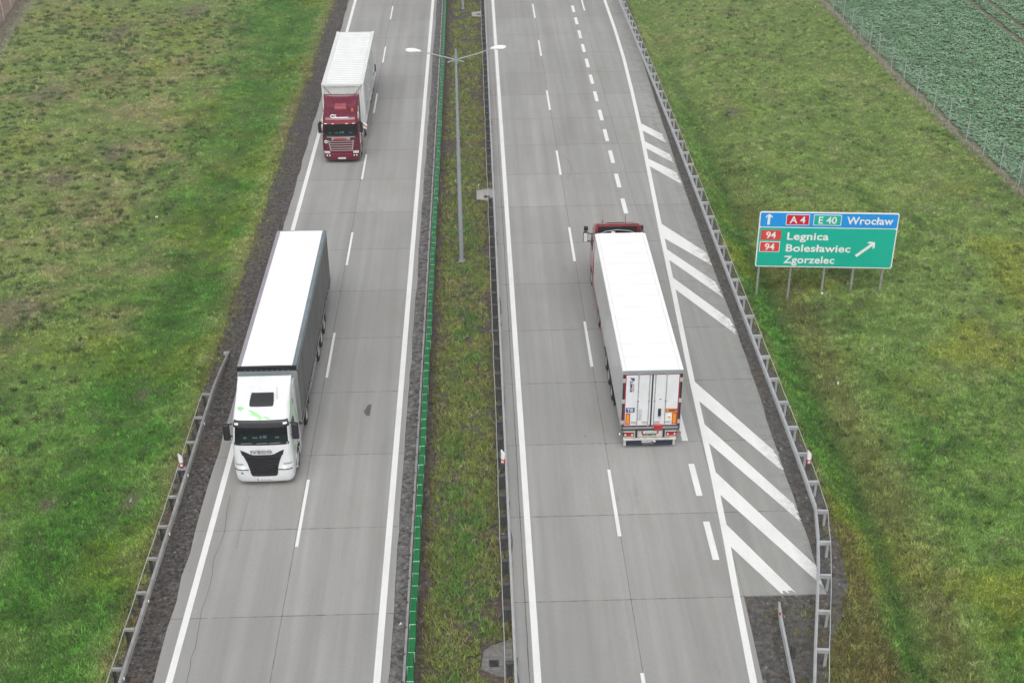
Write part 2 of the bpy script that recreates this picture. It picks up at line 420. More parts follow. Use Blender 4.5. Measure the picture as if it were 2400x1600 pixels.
OLIVE = np.array((0.275, 0.385, 0.130)); GREEN = (0.085, 0.262, 0.036); DGREEN = (0.050, 0.140, 0.026)
STRAW = (0.42, 0.36, 0.22); YEL = (0.32, 0.35, 0.035); BROWN = (0.185, 0.165, 0.065); GREY = (0.27, 0.225, 0.185)
def grass_col(x, y, soil=False):
    c = np.tile(OLIVE, (len(x), 1))
    n1 = fbm(x, y, 9, 21); n2 = fbm(x, y, 2.2, 31); n3 = fbm(x, y, 0.8, 41); n4 = fbm(x, y, 5, 51); n5 = fbm(x*0.7, y, 0.42, 55, 3); n6 = fbm(x, y, 22, 57)
    L = x < 0
    # left verge: lush band beside the shoulder, and the whole near corner
    gl = np.maximum(ss(-23, -17.0, x + 6*(n1-0.5))*ss(-13.2, -14.8, x), ss(70, 44, y + 18*(n1-0.5))*ss(-13.0, -14.2, x)*0.85)
    er = np.interp(y, [30, 37, 41, 130], [13.4, 13.9, 14.1, 14.1]); d = x-er
    gr = np.maximum(ss(0.0, 0.4, d)*ss(2.1, 1.5, d)*(0.35+0.65*ss(105, 60, y)), ss(66, 44, y + 20*(n4-0.5))*ss(3.4, 5.0, d)*0.62)
    gr = np.maximum(gr, 0.25)
    c = lerp(c, GREEN, np.clip(np.where(L, gl, gr)*(0.45+1.0*n2), 0, 1))
    c = lerp(c, YEL, ss(0.50, 0.75, n4)*np.where(L, 0.35, 0.55*ss(110, 60, y)))
    c = lerp(c, DGREEN, ss(0.50, 0.70, n2*0.5+n3*0.5)*np.where(L, 0.55, 0.60*ss(130, 60, y)))
    c = lerp(c, STRAW, ss(0.50, 0.78, fbm(x, y, 1.7, 61)*0.6+n6*0.4)*np.where(L, 0.85, 0.45)*(1-0.75*np.where(L, gl, gr)))
    c = lerp(c, GREY, ss(0.60, 0.75, fbm(x, y, 0.9, 63))*0.4*(1-0.6*np.where(L, gl, gr)))
    c = lerp(c, (0.060, 0.165, 0.030), np.where(L, np.exp(-((x+16.1)/0.8)**2)*0.35, np.exp(-((d-1.85)/0.5)**2)*0.85*ss(125, 70, y)))  # lusher, darker grass in the hollows; ditch shade on the right is painted in
    br = np.where(L, ss(-13.9, -13.0, x)*0.7, np.exp(-((d-3.0)/0.85)**2)*ss(95, 60, y)*0.55)
    br = np.maximum(br, np.where(L, 0, np.exp(-((d-0.0)/0.25)**2)*0.6))
    br = np.maximum(br, np.where((~L) & (y < 41), np.exp(-((d-0.3)/0.9)**2)*0.9, 0))
    br = np.maximum(br, np.where((~L) & (d < 0), 0.8, 0))
    c = lerp(c, BROWN, np.clip(br*(0.4+1.1*n2), 0, 1))
    c = c*(0.52+1.27*n5)[:, None]*np.array((1.0, 1.0, 0.86))
    # bare scrapes seen in the left field
    for (px, py, rr) in ((-24.6, 60, 1.2), (-14.8, 43.4, 0.35), (-27.1, 77.6, 1.1), (-24.5, 82.2, 1.0), (-32.5, 94.6, 1.4), (-30.8, 110.2, 1.4), (-25.6, 116.7, 1.5), (18.9, 89.5, 0.6), (-16.2, 52, 0.3), (-18.2, 43.2, 0.3)):
        q = np.exp(-(((x-px)/rr)**2 + ((y-py)/(rr*1.6))**2))*(0.2+1.2*n3)
        c = lerp(c, GREY, np.clip(q, 0, 0.8))
    fx = 1.0104*np.interp(y/1.0104, [60, 72, 75, 79, 85, 97, 107, 117, 140], [34.5, 33.9, 33.75, 33.45, 33.0, 32.45, 32.2, 32.0, 31.6])
    dry = np.exp(-((x-fx)/0.28)**2)*0.6
    flx = np.interp(y, [90, 107, 122, 140], [-38.5, -40.2, -42.0, -44]); dry = np.maximum(dry, np.exp(-((x-flx)/0.9)**2)*0.85)
    c = lerp(c, (0.40, 0.38, 0.30), np.clip(dry, 0, 1))
    return c

# ------------------------------------------------------------------ the setting
def axis(lo, hi, step, far):
    a = list(np.arange(lo, hi+1e-6, step)); g = step; x = hi; up = []
    while x < far: g *= 1.6; x += g; up.append(x)
    g = step; x = lo; dn = []
    while x > -far: g *= 1.6; x -= g; dn.append(x)
    return np.array(dn[::-1]+a+up)
gx = axis(-50, 60, 0.4, 900); gy = axis(22, 140, 0.5, 900)
XX, YY = np.meshgrid(gx, gy); xs, ys = XX.ravel(), YY.ravel()
V = np.c_[xs, ys, height(xs, ys)]
nx, ny = len(gx), len(gy); I = np.arange(nx*ny).reshape(ny, nx)
F = np.stack([I[:-1, :-1], I[:-1, 1:], I[1:, 1:], I[1:, :-1]], -1).reshape(-1, 4)
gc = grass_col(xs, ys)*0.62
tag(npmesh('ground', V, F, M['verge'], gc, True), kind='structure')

def slab(name, poly, top, mat, depth=0.16, kind='structure'):
    return tag(MB().prism(poly, top-depth, top).build(name, mat), kind=kind)
Y0, Y1 = 8.0, 420.0
def jag(x, ya, yb, step, amp):
    return [(x + random.uniform(-amp, amp), y) for y in np.arange(ya, yb, step)]
slab('carriageway', [(-11.72, Y0)] + jag(-11.70, Y0+1, 140, 1.4, 0.05) + [(-11.72, Y1), (-3.5, Y1)] + jag(-3.5, Y0+1, 140, 1.1, 0.035)[::-1] + [(-3.5, Y0)], 0.0, M['conc_L'])
slab('carriageway', [(0.95, Y0), (0.95, Y1), (9.62, Y1), (9.62, 36.45), (9.30, 28.0), (8.6, Y0)], 0.0, M['conc_R'])
ex = [(12.74, 36.5), (12.79, 40.3), (12.82, 44.3), (12.95, 51), (13.0, 58), (13.0, 70), (13.03, 77), (13.2, 88), (13.44, 99), (13.73, 118), (14.5, 160), (16.5, Y1)]
exr = []
for a, b in zip(ex[:-1], ex[1:]):
    for k in range(5): exr.append((a[0]+(b[0]-a[0])*k/5 + (random.uniform(-.03, .03) if a[1] < 120 else 0), a[1]+(b[1]-a[1])*k/5))
slab('exit_lane', [(9.624, 36.5)] + exr + [ex[-1], (9.624, Y1)], -0.003, M['conc_exit'])

def strip_sheet(name, xa, xb, z, mat, ya=10, yb=160, step=1.0, jit=0.05, fa=None, fb=None):
    mb = MB(); rows = []
    for y in np.arange(ya, yb, step):
        a = (fa(y) if fa else xa) + random.uniform(-jit, jit); b = (fb(y) if fb else xb) + random.uniform(-jit, jit)
        rows.append([(a+(b-a)*k/3, y, z + (random.uniform(-.012, .012) if 0 < k < 3 else 0)) for k in range(4)])
    mb.grid(rows); return tag(mb.build(name, mat, smooth=True), kind='structure')
strip_sheet('gravel_shoulder', -13.25, -11.6, -0.035, M['gravel_dark'], jit=0.10)
edge_r = lambda y: float(np.interp(y, [10, 28, 33, 35, 37, 39, 41, 160], [9.2, 10.4, 11.85, 12.75, 13.55, 13.85, 13.95, 14.0]))
inner_r = lambda y: 12.5 if y > 36.9 else 8.4
strip_sheet('gravel_shoulder', 12.5, 14.2, -0.05, M['gravel_grey'], fa=inner_r, fb=lambda y: edge_r(y)+0.1, jit=0.08, step=0.6)
strip_sheet('gravel_strip', -3.6, -2.75, -0.03, M['gravel_rough'], jit=0.03)
strip_sheet('median_strip', -2.80, 0.99, -0.045, M['soil'], jit=0.02)

# painted markings: one structure, sheets 5 mm above the slabs
mk = MB(); ZM = 0.005
def quad(a, b, c, d, z=ZM): mk.add([(*a, z), (*b, z), (*c, z), (*d, z)], [(0, 1, 2, 3)])
def lineY(pts, w, z=ZM):
    pts = resample(pts, 2.0)
    for (xa, ya), (xb, yb) in zip(pts[:-1], pts[1:]):
        quad((xa-w/2, ya), (xa+w/2, ya), (xb+w/2, yb), (xb-w/2, yb), z)
lineY([(-11.11, 10), (-11.10, 130), (-11.1, 300)], 0.24)
lineY([(-3.90, 10), (-3.87, 130), (-3.87, 300)], 0.25)
lineY([(1.68, 10), (1.69, 130), (1.69, 300)], 0.25)
EL = [(7.9, 10), (8.9, 28), (9.12, 32.04), (9.35, 36.47), (9.54, 39.7), (9.74, 43.84), (9.99, 51.5), (10.44, 61.8), (10.73, 68.9), (11.10, 77), (11.46, 84.8), (11.75, 92.7), (11.99, 101.2), (12.08, 109.2), (12.06, 118.5), (12.1, 140), (12.2, 300)]
lineY(EL, 0.25)
for a, b in ((32.2, 27.9), (44.5, 40.04), (57.09, 52.75), (69.05, 64.74), (81.3, 77.0), (93.53, 89.28), (105.2, 100.94), (117.44, 113.1), (129.6, 125.2)):
    xo = -7.52
    if a > 35 or True: quad((xo-.065, b), (xo+.065, b), (xo+.065, a), (xo-.065, a))
for a, b in ((32.67, 28.3), (44.71, 40.19), (57.72, 53.21), (69.16, 64.66), (81.36, 77.13), (93.57, 89.28), (106.27, 102.0), (117.38, 112.88), (129.6, 125.2)):
    xo = 5.33
    quad((xo-.075, b), (xo+.075, b), (xo+.065, a), (xo-.065, a))
yy = 40.99
for a, b in ((40.99, 38.6), (44.98, 42.71), (49.0, 46.73), (53.0, 50.75), (57.0, 54.8), (61.05, 58.8), (65.1, 62.9), (69.15, 66.95), (73.21, 70.99), (77.16, 74.94), (81.2, 78.99), (85.2, 82.92), (89.13, 86.94), (93.16, 90.96), (97.09, 94.9), (101.1, 98.88), (105.0, 102.83), (108.96, 106.64), (112.85, 110.7), (116.69, 114.56), (120.7, 118.5), (124.7, 122.5)):
    xo = 8.93
    quad((xo-.13, b), (xo+.13, b), (xo+.13, a), (xo-.13, a))
quad((9.85, 114.97), (10.0, 114.97), (10.02, 120), (9.87, 120))
def exl(y): return ipl(y, [(p[1], p[0]) for p in EL])
def rag(p, q, r, s):     # chevron stripe, ragged worn outer end; p,s on the edge line, q,r on the verge
    n = 8; rows = []
    for k in range(n+1):
        t = k/n; a = (p[0]+(s[0]-p[0])*t, p[1]+(s[1]-p[1])*t); b = (q[0]+(r[0]-q[0])*t, q[1]+(r[1]-q[1])*t); u = 1 + random.uniform(-.05, .02)
        rows.append([(a[0]+(b[0]-a[0])*f*u, a[1]+(b[1]-a[1])*f*u, ZM+0.003) for f in (0, 0.25, 0.5, 0.75, 1)])
    mk.grid(rows)
S_ = [((11.42, 86.58), (12.88, 84.0), (12.95, 82.3), (11.40, 85.14)), ((11.27, 83.13), (12.9, 80.26), (12.96, 78.75), (11.25, 81.78)),
      ((11.12, 79.95), (12.94, 77.1), (12.99, 75.15), (11.07, 78.69)), ((10.76, 69.6), (12.98, 65.3), (12.97, 63.78), (10.68, 67.55)),
      ((10.60, 66.17), (12.9, 61.64), (12.93, 60.0), (10.55, 64.83)), ((10.44, 62.7), (12.93, 57.5), (12.93, 56.0), (10.38, 61.34)),
      ((9.99, 51.9), (12.79, 45.63), (12.80, 44.2), (9.95, 50.15)), ((9.86, 48.3), (12.77, 41.9), (12.77, 40.75), (9.82, 46.76)),
      ((9.76, 44.6), (12.75, 38.06), (12.73, 36.85), (9.72, 42.91)), ((9.56, 41.1), (11.62, 36.56), (11.05, 36.56), (9.50, 39.64))]
for s in S_: rag(*s)
tag(mk.build('road_markings', M['paint']), kind='structure')

# tar patch, crack lines, tarred edge beside the gutter
tar = pm('tar_patch', (0.10, 0.10, 0.105), 0.8, var=0.2)
mb = MB(); mb.add([(x, y, 0.004) for x, y in ((-5.36, 50.27), (-5.53, 49.66), (-5.36, 49.3), (-5.22, 49.32), (-5.2, 50.3))], [(4, 3, 2, 1, 0)])
def crack(pts, w):
    for (xa, ya), (xb, yb) in zip(pts[:-1], pts[1:]):
        mb.add([(xa-w/2, ya, 0.004), (xa+w/2, ya, 0.004), (xb+w/2, yb, 0.004), (xb-w/2, yb, 0.004)], [(0, 1, 2, 3)])
def wander(x0, y0, y1, amp, step=0.5):
    x = x0; out = []
    for y in np.arange(y0, y1, step): x += random.uniform(-amp, amp); out.append((x, y))
    return out
crack(wander(-10.55, 27, 44, 0.07), 0.018); crack(wander(-9.9, 40, 44, 0.05), 0.012)
crack(wander(0.93, 34, 60, 0.0), 0.05)
for i in range(9):
    y = 30 + i*9.0; crack([(0.93 + random.uniform(-.02, .10), y+k*0.6) for k in range(7)], 0.06)
crack([(1.40 + random.uniform(-.015, .015), y) for y in np.arange(20, 75, 0.7)], 0.03)
arc = [(5.35 + 0.75*math.sin(t), 78.5 - 2.2*math.cos(t)) for t in np.linspace(0, PI, 9)]
crack([(x, y) for x, y in arc[::-1]][::-1], 0.02)
crack([(-7.66, 80.3), (-7.62, 81.2), (-7.66, 82)], 0.02)
tag(mb.build('tar_repairs', tar), kind='structure')

# fields beyond the fences
fr_x = lambda y: 1.0104*float(np.interp(y/1.0104, [40, 60, 72, 75, 79, 85, 97, 107, 117, 140, 300], [35.4, 34.6, 34.0, 33.85, 33.6, 33.2, 32.6, 32.35, 32.1, 31.7, 29]))
soilc = pm('field_soil', (0.13, 0.12, 0.085), 0.95, var=0.3, scale=1.5)
mb = MB(); mb.grid([[(fr_x(y)+0.15, y, -0.31), (fr_x(y)+12, y, -0.29), (fr_x(y)+120, y, -0.29)] for y in list(range(40, 200, 4))+[300, 500]])
tag(mb.build('crop_field', soilc), kind='structure')
mb = MB(); rows = []
flx = lambda y: float(np.interp(y, [60, 90, 107, 122, 140, 300], [-37, -39.2, -41.0, -42.8, -45, -66]))
for y in np.arange(60, 200, 0.8):
    rows.append([(flx(y) - k*0.35, y + random.uniform(-.1, .1), 0.20 + 0.07*(k % 2) + random.uniform(-.03, .03)) for k in range(90)])
mb.grid(rows); tag(mb.build('ploughed_field', M['plough'], smooth=True), kind='structure')

# ------------------------------------------------------------------ grass (nobody could count it)
def scatter_area(xr, yr, dens):
    """dens(y) tufts per m2 on rectangle; returns x,y"""
    A = (xr[1]-xr[0])*(yr[1]-yr[0]); dm = dens(np.array([yr[0]]))[0]; n = int(A*dm)
    x = rng.uniform(*xr, n); y = rng.uniform(*yr, n); k = rng.random(n) < dens(y)/dm
    return x[k], y[k]
def blades(name, x, y, colf, hgt, nb, rad, wid, tufts=0.0, only=False):
    n = len(x); z = height(x, y); c = colf(x, y)
    tuftv = np.clip(rng.normal(1, 0.24, n), 0.45, 1.7)[:, None]; c = np.clip(c*tuftv, 0.005, 0.6)
    h0 = hgt*(0.15 + 1.1*fbm(x*0.7, y, 0.5, 71, 3) + 0.5*rng.random(n)**2)
    X = np.repeat(x, nb); Y = np.repeat(y, nb); Z = np.repeat(z, nb); H = np.repeat(h0, nb)*rng.uniform(0.6, 1.3, n*nb)
    C = np.repeat(c, nb, 0)*rng.normal(1, 0.2, n*nb)[:, None]
    dry = rng.random(n*nb) < 0.13; C[dry] = C[dry]*0.5 + np.array(STRAW)*0.5
    a = rng.uniform(0, 2*PI, n*nb); r = rad*np.sqrt(rng.random(n*nb)); X = X + r*np.cos(a); Y = Y + r*np.sin(a)
    b = rng.uniform(0, 2*PI, n*nb); w = wid*rng.uniform(0.6, 1.4, n*nb)
    lean = H*rng.uniform(0.3, 1.1, n*nb); la = rng.uniform(0, 2*PI, n*nb)
    p0 = np.c_[X - w*np.cos(b), Y - w*np.sin(b), Z-0.02]; p1 = np.c_[X + w*np.cos(b), Y + w*np.sin(b), Z-0.02]
    p2 = np.c_[X + lean*np.cos(la), Y + lean*np.sin(la), Z + H]
    Vv = np.stack([p0, p1, p2], 1).reshape(-1, 3); Cv = np.repeat(np.clip(C, 0.005, 0.6), 3, 0)
    if only: return Vv, Cv
    if tufts:       # taller tussocks growing out of the short sward
        q = (rng.random(n) < tufts*(0.3+1.4*ss(0.4, 0.65, fbm(x, y, 1.6, 211))))
        tc = lambda a, b: colf(a, b)*np.clip(rng.normal(1.0, 0.34, len(a)), 0.4, 1.8)[:, None]
        V2, C2 = blades(name, x[q], y[q], tc, hgt*1.6, 16, 0.10, wid*1.1, only=True); Vv = np.r_[Vv, V2]; Cv = np.r_[Cv, C2]
    Ff = np.arange(len(Vv)).reshape(-1, 3)
    return npmesh(name, Vv, Ff, M['blade'], Cv)
dens = lambda y: 230*np.clip(34/np.maximum(y, 25), 0, 1.2)**1.5
# left verge
x, y = scatter_area((-52, -12.25), (28, 132), dens)
k = (x > -16.5-6-(y-33)*0.315) & (x > np.interp(y, [60, 107, 140], [-36, -40.6, -44.5]))
k &= (x < np.where(y < 54, -13.05, -12.62) + 1.0*(fbm(x, y, 1.0, 91)-0.5)) | (rng.random(len(x)) < 0.20*ss(0.45, 0.6, fbm(x, y, 0.9, 95)))
k &= rng.random(len(x)) < 0.40 + 0.9*ss(0.30, 0.68, fbm(x*0.75, y, 0.42, 55, 3))
bare = fbm(x, y, 3.4, 61)
k &= rng.random(len(x)) < 1.05 - 0.75*ss(0.60, 0.8, bare)
x, y = x[k], y[k]
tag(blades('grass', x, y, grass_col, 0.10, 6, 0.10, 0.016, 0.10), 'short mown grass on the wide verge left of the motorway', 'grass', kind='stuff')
# right verge
x, y = scatter_area((9.5, 52), (26, 132), dens)
k = (x < 18.4+6+(y-33)*0.38) & (x < np.array([fr_x(t) for t in y]) + 0.4)
er = np.interp(y, [26, 33, 35, 37, 39, 41, 130], [10.4, 12.0, 12.9, 13.8, 14.1, 14.2, 14.2])
k &= (x > er + 0.9*(fbm(x, y, 1.2, 92)-0.55)) | ((x > 10.3) & (y < 36) & (rng.random(len(x)) < 0.22)) | ((x > 13.4) & (rng.random(len(x)) < 0.05))
k &= rng.random(len(x)) < 0.40 + 0.9*ss(0.30, 0.68, fbm(x*0.75, y, 0.42, 55, 3))
k &= ~((x < 10.4) | ((y > 36.2) & (x < 13.3)))
x, y = x[k], y[k]
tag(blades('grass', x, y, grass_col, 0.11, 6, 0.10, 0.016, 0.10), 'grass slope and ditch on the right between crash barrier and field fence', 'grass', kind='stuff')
# median
def med_col(x, y):
    n1 = fbm(x, y, 1.6, 121); n2 = fbm(x, y, 0.6, 131); n3 = fbm(x, y, 6, 141)
    c = np.tile(np.array((0.225, 0.285, 0.066)), (len(x), 1))
    near = ss(85, 60, y)
    c = lerp(c, (0.095, 0.25, 0.038), ss(0.38, 0.60, n1)*(0.3+0.65*near)*np.exp(-((x+0.85)/1.0)**2))
    c = lerp(c, (0.36, 0.30, 0.13), ss(0.53, 0.75, n2)*0.55)
    c = lerp(c, (0.19, 0.15, 0.08), np.clip(ss(0.85, 1.6, np.abs(x+0.9)), 0, 1)*0.55)
    return c
x, y = scatter_area((-2.35, 0.85), (26, 132), lambda y: 85*np.clip(34/np.maximum(y, 25), 0, 1.2)**1.0)
cov = fbm(x, y, 1.3, 151) + 0.25*fbm(x, y, 8, 161)
th = 0.40 + 0.12*ss(66, 100, y) + 0.20*ss(0.8, 1.55, np.abs(x+0.85))
k = (cov + rng.normal(0, 0.05, len(x)) > th) & ~((np.abs(x-0.2) < 0.55) & ((np.abs(y-33.5) < 0.9) | (np.abs(y-74.2) < 0.9) | (np.abs(y-114.5) < 0.9)))
x, y = x[k], y[k]
_h = height
height = lambda x, y: np.full(x.shape, -0.045)
tag(blades('grass', x, y, med_col, 0.19, 9, 0.10, 0.018), 'patchy tufted grass along the middle of the central reservation', 'grass', kind='stuff')
x, y = scatter_area((-13.2, -11.8), (28, 125), lambda y: np.full(y.shape, 7.0))
k = fbm(x, y, 1.5, 171) + 0.22*(-12.45-x) > 0.55; x, y = x[k], y[k]
tag(blades('weeds', x, y, lambda x, y: np.tile(np.array((0.16, 0.10, 0.05)), (len(x), 1)), 0.05, 6, 0.12, 0.018), 'dry brown weeds scattered over the dark gravel beside the left carriageway', 'weeds', kind='stuff')
height = _h
x, y = scatter_area((9.8, 14.6), (28, 60), lambda y: np.where(y < 42, 34.0, 10.0))
k = (fbm(x, y, 0.8, 172) + 0.25*np.clip(x-np.interp(y, [28, 33, 35, 37, 40, 60], [10.5, 11.6, 12.5, 13.2, 13.6, 13.8]), 0, 1) > np.where(y < 36, 0.47, 0.58)) & ((x > 13.1) | ((y < 36.2) & (x > 10.2))); x, y = x[k], y[k]
_h2 = height
height = lambda x, y: np.full(x.shape, -0.05)
tag(blades('weeds', x, y, lambda x, y: lerp(np.tile(np.array((0.17, 0.11, 0.055)), (len(x), 1)), (0.14, 0.15, 0.05), rng.random(len(x))), 0.07, 6, 0.12, 0.018), 'dry brown weeds in the gravel around the short rail below the chevrons', 'weeds', kind='stuff')
height = _h2
# dark rosettes on the verges; left ones put tussock shadows into blade colour
def rosettes(x, y, lab):
    wc = lambda x, y: lerp(np.tile(np.array((0.055, 0.12, 0.035)), (len(x), 1)), (0.12, 0.165, 0.055), rng.random(len(x)))
    o = blades('dark_clumps', x, y, wc, 0.20, 26, 0.17, 0.022); tag(o, lab, 'weeds', kind='stuff')
x, y = scatter_area((-44, -19), (42, 126), lambda y: np.full(y.shape, 1.3))
k = (x > -16.5-3-(y-33)*0.315) & (fbm(x, y, 5, 181) + 0.15*rng.random(len(x)) > 0.53) & (x > np.interp(y, [60, 107, 140], [-36, -39.5, -43]))
xx = np.r_[x[k], x[k] + rng.normal(0, 0.22, k.sum())]; yy = np.r_[y[k], y[k] + rng.normal(0, 0.12, k.sum())]
rosettes(xx, yy, 'dark green clumps dotted over the left verge standing for tussock shadows')
x, y = scatter_area((18, 42), (32, 126), lambda y: np.full(y.shape, 0.7))
k = (x < 18.4+3+(y-33)*0.38) & (x < np.array([fr_x(t) for t in y])-0.6) & (fbm(x, y, 7, 191) > 0.5)
rosettes(x[k], y[k], 'darker green weed clumps dotted over the right verge')
# dry grass under the fence
yy_ = rng.uniform(50, 130, 2600); xx_ = np.array([fr_x(t) for t in yy_]) - 0.10 + rng.normal(0, 0.11, len(yy_))
tag(blades('dry_grass', xx_, yy_, lambda x, y: np.tile(np.array((0.42, 0.40, 0.31)), (len(x), 1)), 0.22, 8, 0.12, 0.012), 'pale dry grass strip along the foot of the right wire fence', 'grass', kind='stuff')
yy_ = rng.uniform(88, 132, 2200); xx_ = np.interp(yy_, [90, 107, 122, 140], [-38.8, -40.6, -42.3, -44.5]) + rng.normal(0, 0.4, len(yy_))
tag(blades('dry_grass', xx_, yy_, lambda x, y: np.tile(np.array((0.24, 0.205, 0.175)), (len(x), 1)), 0.24, 8, 0.14, 0.012), 'pale dry grass strip beside the ploughed field on the left', 'grass', kind='stuff')

# crop leaves
def crop():
    x = rng.uniform(31.5, 66, 110000); y = rng.uniform(58, 136, 110000)
    fx = np.array([fr_x(t) for t in y]); k = (x > fx+0.20+0.30*vnoise(x*0, y*0.6, 5)) & (x < 18.4+7+(y-33)*0.40)
    for tx in (45.85, 47.5):
        t0 = tx + 0.0*(y-110); k &= np.abs(x-t0) > 0.27
    x, y = x[k], y[k]; n = len(x); nb = 7
    f = fbm(x, y, 0.7, 201)
    c = lerp(np.tile(np.array((0.165, 0.305, 0.165)), (n, 1)), (0.25, 0.41, 0.25), ss(0.35, 0.7, f))
    X = np.repeat(x, nb); Y = np.repeat(y, nb); a = rng.uniform(0, 2*PI, n*nb); L = rng.uniform(0.09, 0.20, n*nb); w = L*0.32
    zz = -0.30 + np.repeat(0.10*f + 0.05*rng.random(n), nb); up = rng.uniform(0.02, 0.09, n*nb)
    ca, sa = np.cos(a), np.sin(a)
    p0 = np.c_[X, Y, zz]; m = np.c_[X+ca*L*.55, Y+sa*L*.55, zz+up]
    p1 = m + np.c_[-sa*w, ca*w, 0*w]; p3 = m - np.c_[-sa*w, ca*w, 0*w]; p2 = np.c_[X+ca*L, Y+sa*L, zz+up*0.8]
    Vv = np.stack([p0, p3, p2, p1], 1).reshape(-1, 3); Ff = np.arange(len(Vv)).reshape(-1, 4)
    C = np.repeat(c, nb, 0)*rng.normal(1, 0.2, n*nb)[:, None]
    return npmesh('crop_plants', Vv, Ff, M['leaf'], np.repeat(np.clip(C, .01, .5), 4, 0))
tag(crop(), 'blue green leafy crop covering the field beyond the right fence', 'crop', kind='stuff')
#PART2
# ------------------------------------------------------------------ barriers, screens, lamps
WBEAM = [(0.0, 0.0), (0.05, 0.035), (0.075, 0.06), (0.05, 0.10), (0.0, 0.155), (0.05, 0.21), (0.075, 0.25), (0.05, 0.275), (0.0, 0.31)]   # (out, up)
def wbeam(path, z0, side, mat, name, parent, thick=0.02):
    """corrugated rail swept along path; side=+1: bulges towards +x of travel normal"""
    mb = MB(); rows = []
    for i, p in enumerate(path):
        a = Vector(path[max(i-1, 0)]); b = Vector(path[min(i+1, len(path)-1)]); t = (b-a).normalized(); n = Vector((t.y, -t.x))*side
        zz = p[2] if len(p) > 2 else 0
        pr = [(o, u) for o, u in WBEAM] + [(o-thick, u) for o, u in WBEAM[::-1]]
        pr.append(pr[0])
        rows.append([(p[0]+n.x*o, p[1]+n.y*o, zz+z0+u) for o, u in pr])
    mb.grid(rows)
    k = len(rows[0])-1
    for r in (0, len(rows)-1): mb.add(rows[r][:k], [list(range(k))])
    return mb.build(name, mat, parent, smooth=True, angle=50)

def post_mesh(name, mat, h, w, d):
    mb = MB(); t = 0.012        # C-section post
    mb.box(-w/2, w/2, -d/2, -d/2+t, -0.25, h); mb.box(-w/2, -w/2+t, -d/2+t, d/2, -0.25, h); mb.box(w/2-t, w/2, -d/2+t, d/2, -0.25, h)
    return mb.build(name, mat)
def copyto(o, parent, loc, rz=0.0):
    c = o.copy(); COL.objects.link(c); c.parent = parent; c.location = loc; c.rotation_euler = (0, 0, rz); return c

def barrier(label, path, arms, steel, arm_len, side, zt=0.75, wire=True, postmat=None, group=None):
    """roadside barrier: W rail in front, spacer arms, posts, thin back strap. side: direction (±1 in x) of the back"""
    root = empty('crash_barrier', (path[0][0], path[0][1], 0), 0, label, 'crash barrier', group)
    lp = [(x-path[0][0], y-path[0][1]) for x, y in path]
    wbeam(resample(lp, 2.0), zt-0.31, -side if path[-1][1] > path[0][1] else side, steel, 'rail', root)
    am = MB().box(0.02, arm_len, -0.05, 0.05, -0.10, 0.0)
    am.box(0.02, arm_len, -0.05, -0.042, -0.16, -0.10)
    a0 = am.build('spacer_arm', steel); p0 = post_mesh('post', postmat or steel, zt-0.12, 0.10, 0.07)
    back = []
    for i, (x, y, ang) in enumerate(arms):
        lx, ly = x-path[0][0], y-path[0][1]; rz = ang if side > 0 else PI+ang
        tgt = a0 if i == 0 else copyto(a0, root, (0, 0, 0)); tgt.parent = root; tgt.location = (lx, ly, zt-0.02); tgt.rotation_euler = (0, 0, rz)
        px = lx + math.cos(rz)*arm_len*0.78; py = ly + math.sin(rz)*arm_len*0.78
        tgt = p0 if i == 0 else copyto(p0, root, (0, 0, 0)); tgt.parent = root; tgt.location = (px, py, 0); tgt.rotation_euler = (0, 0, rz)
        back.append((lx + math.cos(rz)*(arm_len-0.01), ly + math.sin(rz)*(arm_len-0.01), zt-0.03 + random.uniform(-.015, .01)))
    if wire: 
        mb = MB(); wob = []
        for a, b in zip(back[:-1], back[1:]):
            m = tuple((a[k]+b[k])/2 for k in range(3)); wob += [a, (m[0]+random.uniform(-.02, .02), m[1], m[2]-0.02)]
        wob.append(back[-1]); mb.tube(wob, 0.016, 6); mb.build('back_strap', M['wire'], root)
    return root

# left roadside barrier (dips to the ground at its far end)
larms = [(-12.58, 50.39-2.0*i+ (0), 0) for i in range(-0, 14)]
lr = barrier('weathered steel crash barrier on the dark gravel beside the white truck', [(-12.56, 22.0), (-12.58, 51.0)],
             [(-12.60, 50.4-1.95*i, 0) for i in range(14)], M['steel_old'], 0.40, -1, 0.75, True, M['post_dark'])
mb = wbeam([(-0.02, 29.0, 0.0), (-0.03, 31.0, -0.22), (-0.05, 33.0, -0.55)], 0.44, 1, M['steel_old'], 'end_rail', lr)
tm = MB().cbox((-0.12, 33.1, 0.08), (0.28, 0.22, 0.16)).build('end_shoe', M['steel_old'], lr, bevel=0.02)
for i in (1, 3, 5, 7, 9):
    MB().cbox((0.09, 28.4-1.95*i-0.4, 0.62), (0.05, 0.07, 0.10)).build('reflector', M['plate'], lr, bevel=0.01)

# right roadside barrier: follows the shoulder and curls in towards the gore
rp = [(9.6, 26.0), (10.35, 28.9), (10.99, 31.2), (11.49, 33.16), (12.0, 35.05), (12.52, 37.04), (12.98, 39.03), (13.32, 40.9), (13.37, 43.0), (13.41, 47.2), (13.43, 63.4), (13.45, 80), (13.40, 92), (13.28, 106), (13.15, 116), (12.95, 132)]
rl = [(p[1], p[0]) for p in rp]
ra = []
yk = 127.4
while yk > 27:
    xk = ipl(yk, rl); dx = ipl(yk+.5, rl)-ipl(yk-.5, rl); ra.append((xk, yk, -math.atan(dx)*0.35)); yk -= 2.02 if yk > 43 else 1.94
barrier('long galvanised crash barrier bending round the gravel end of the exit shoulder', rp, ra, M['steel'], 0.46, 1, 0.75)

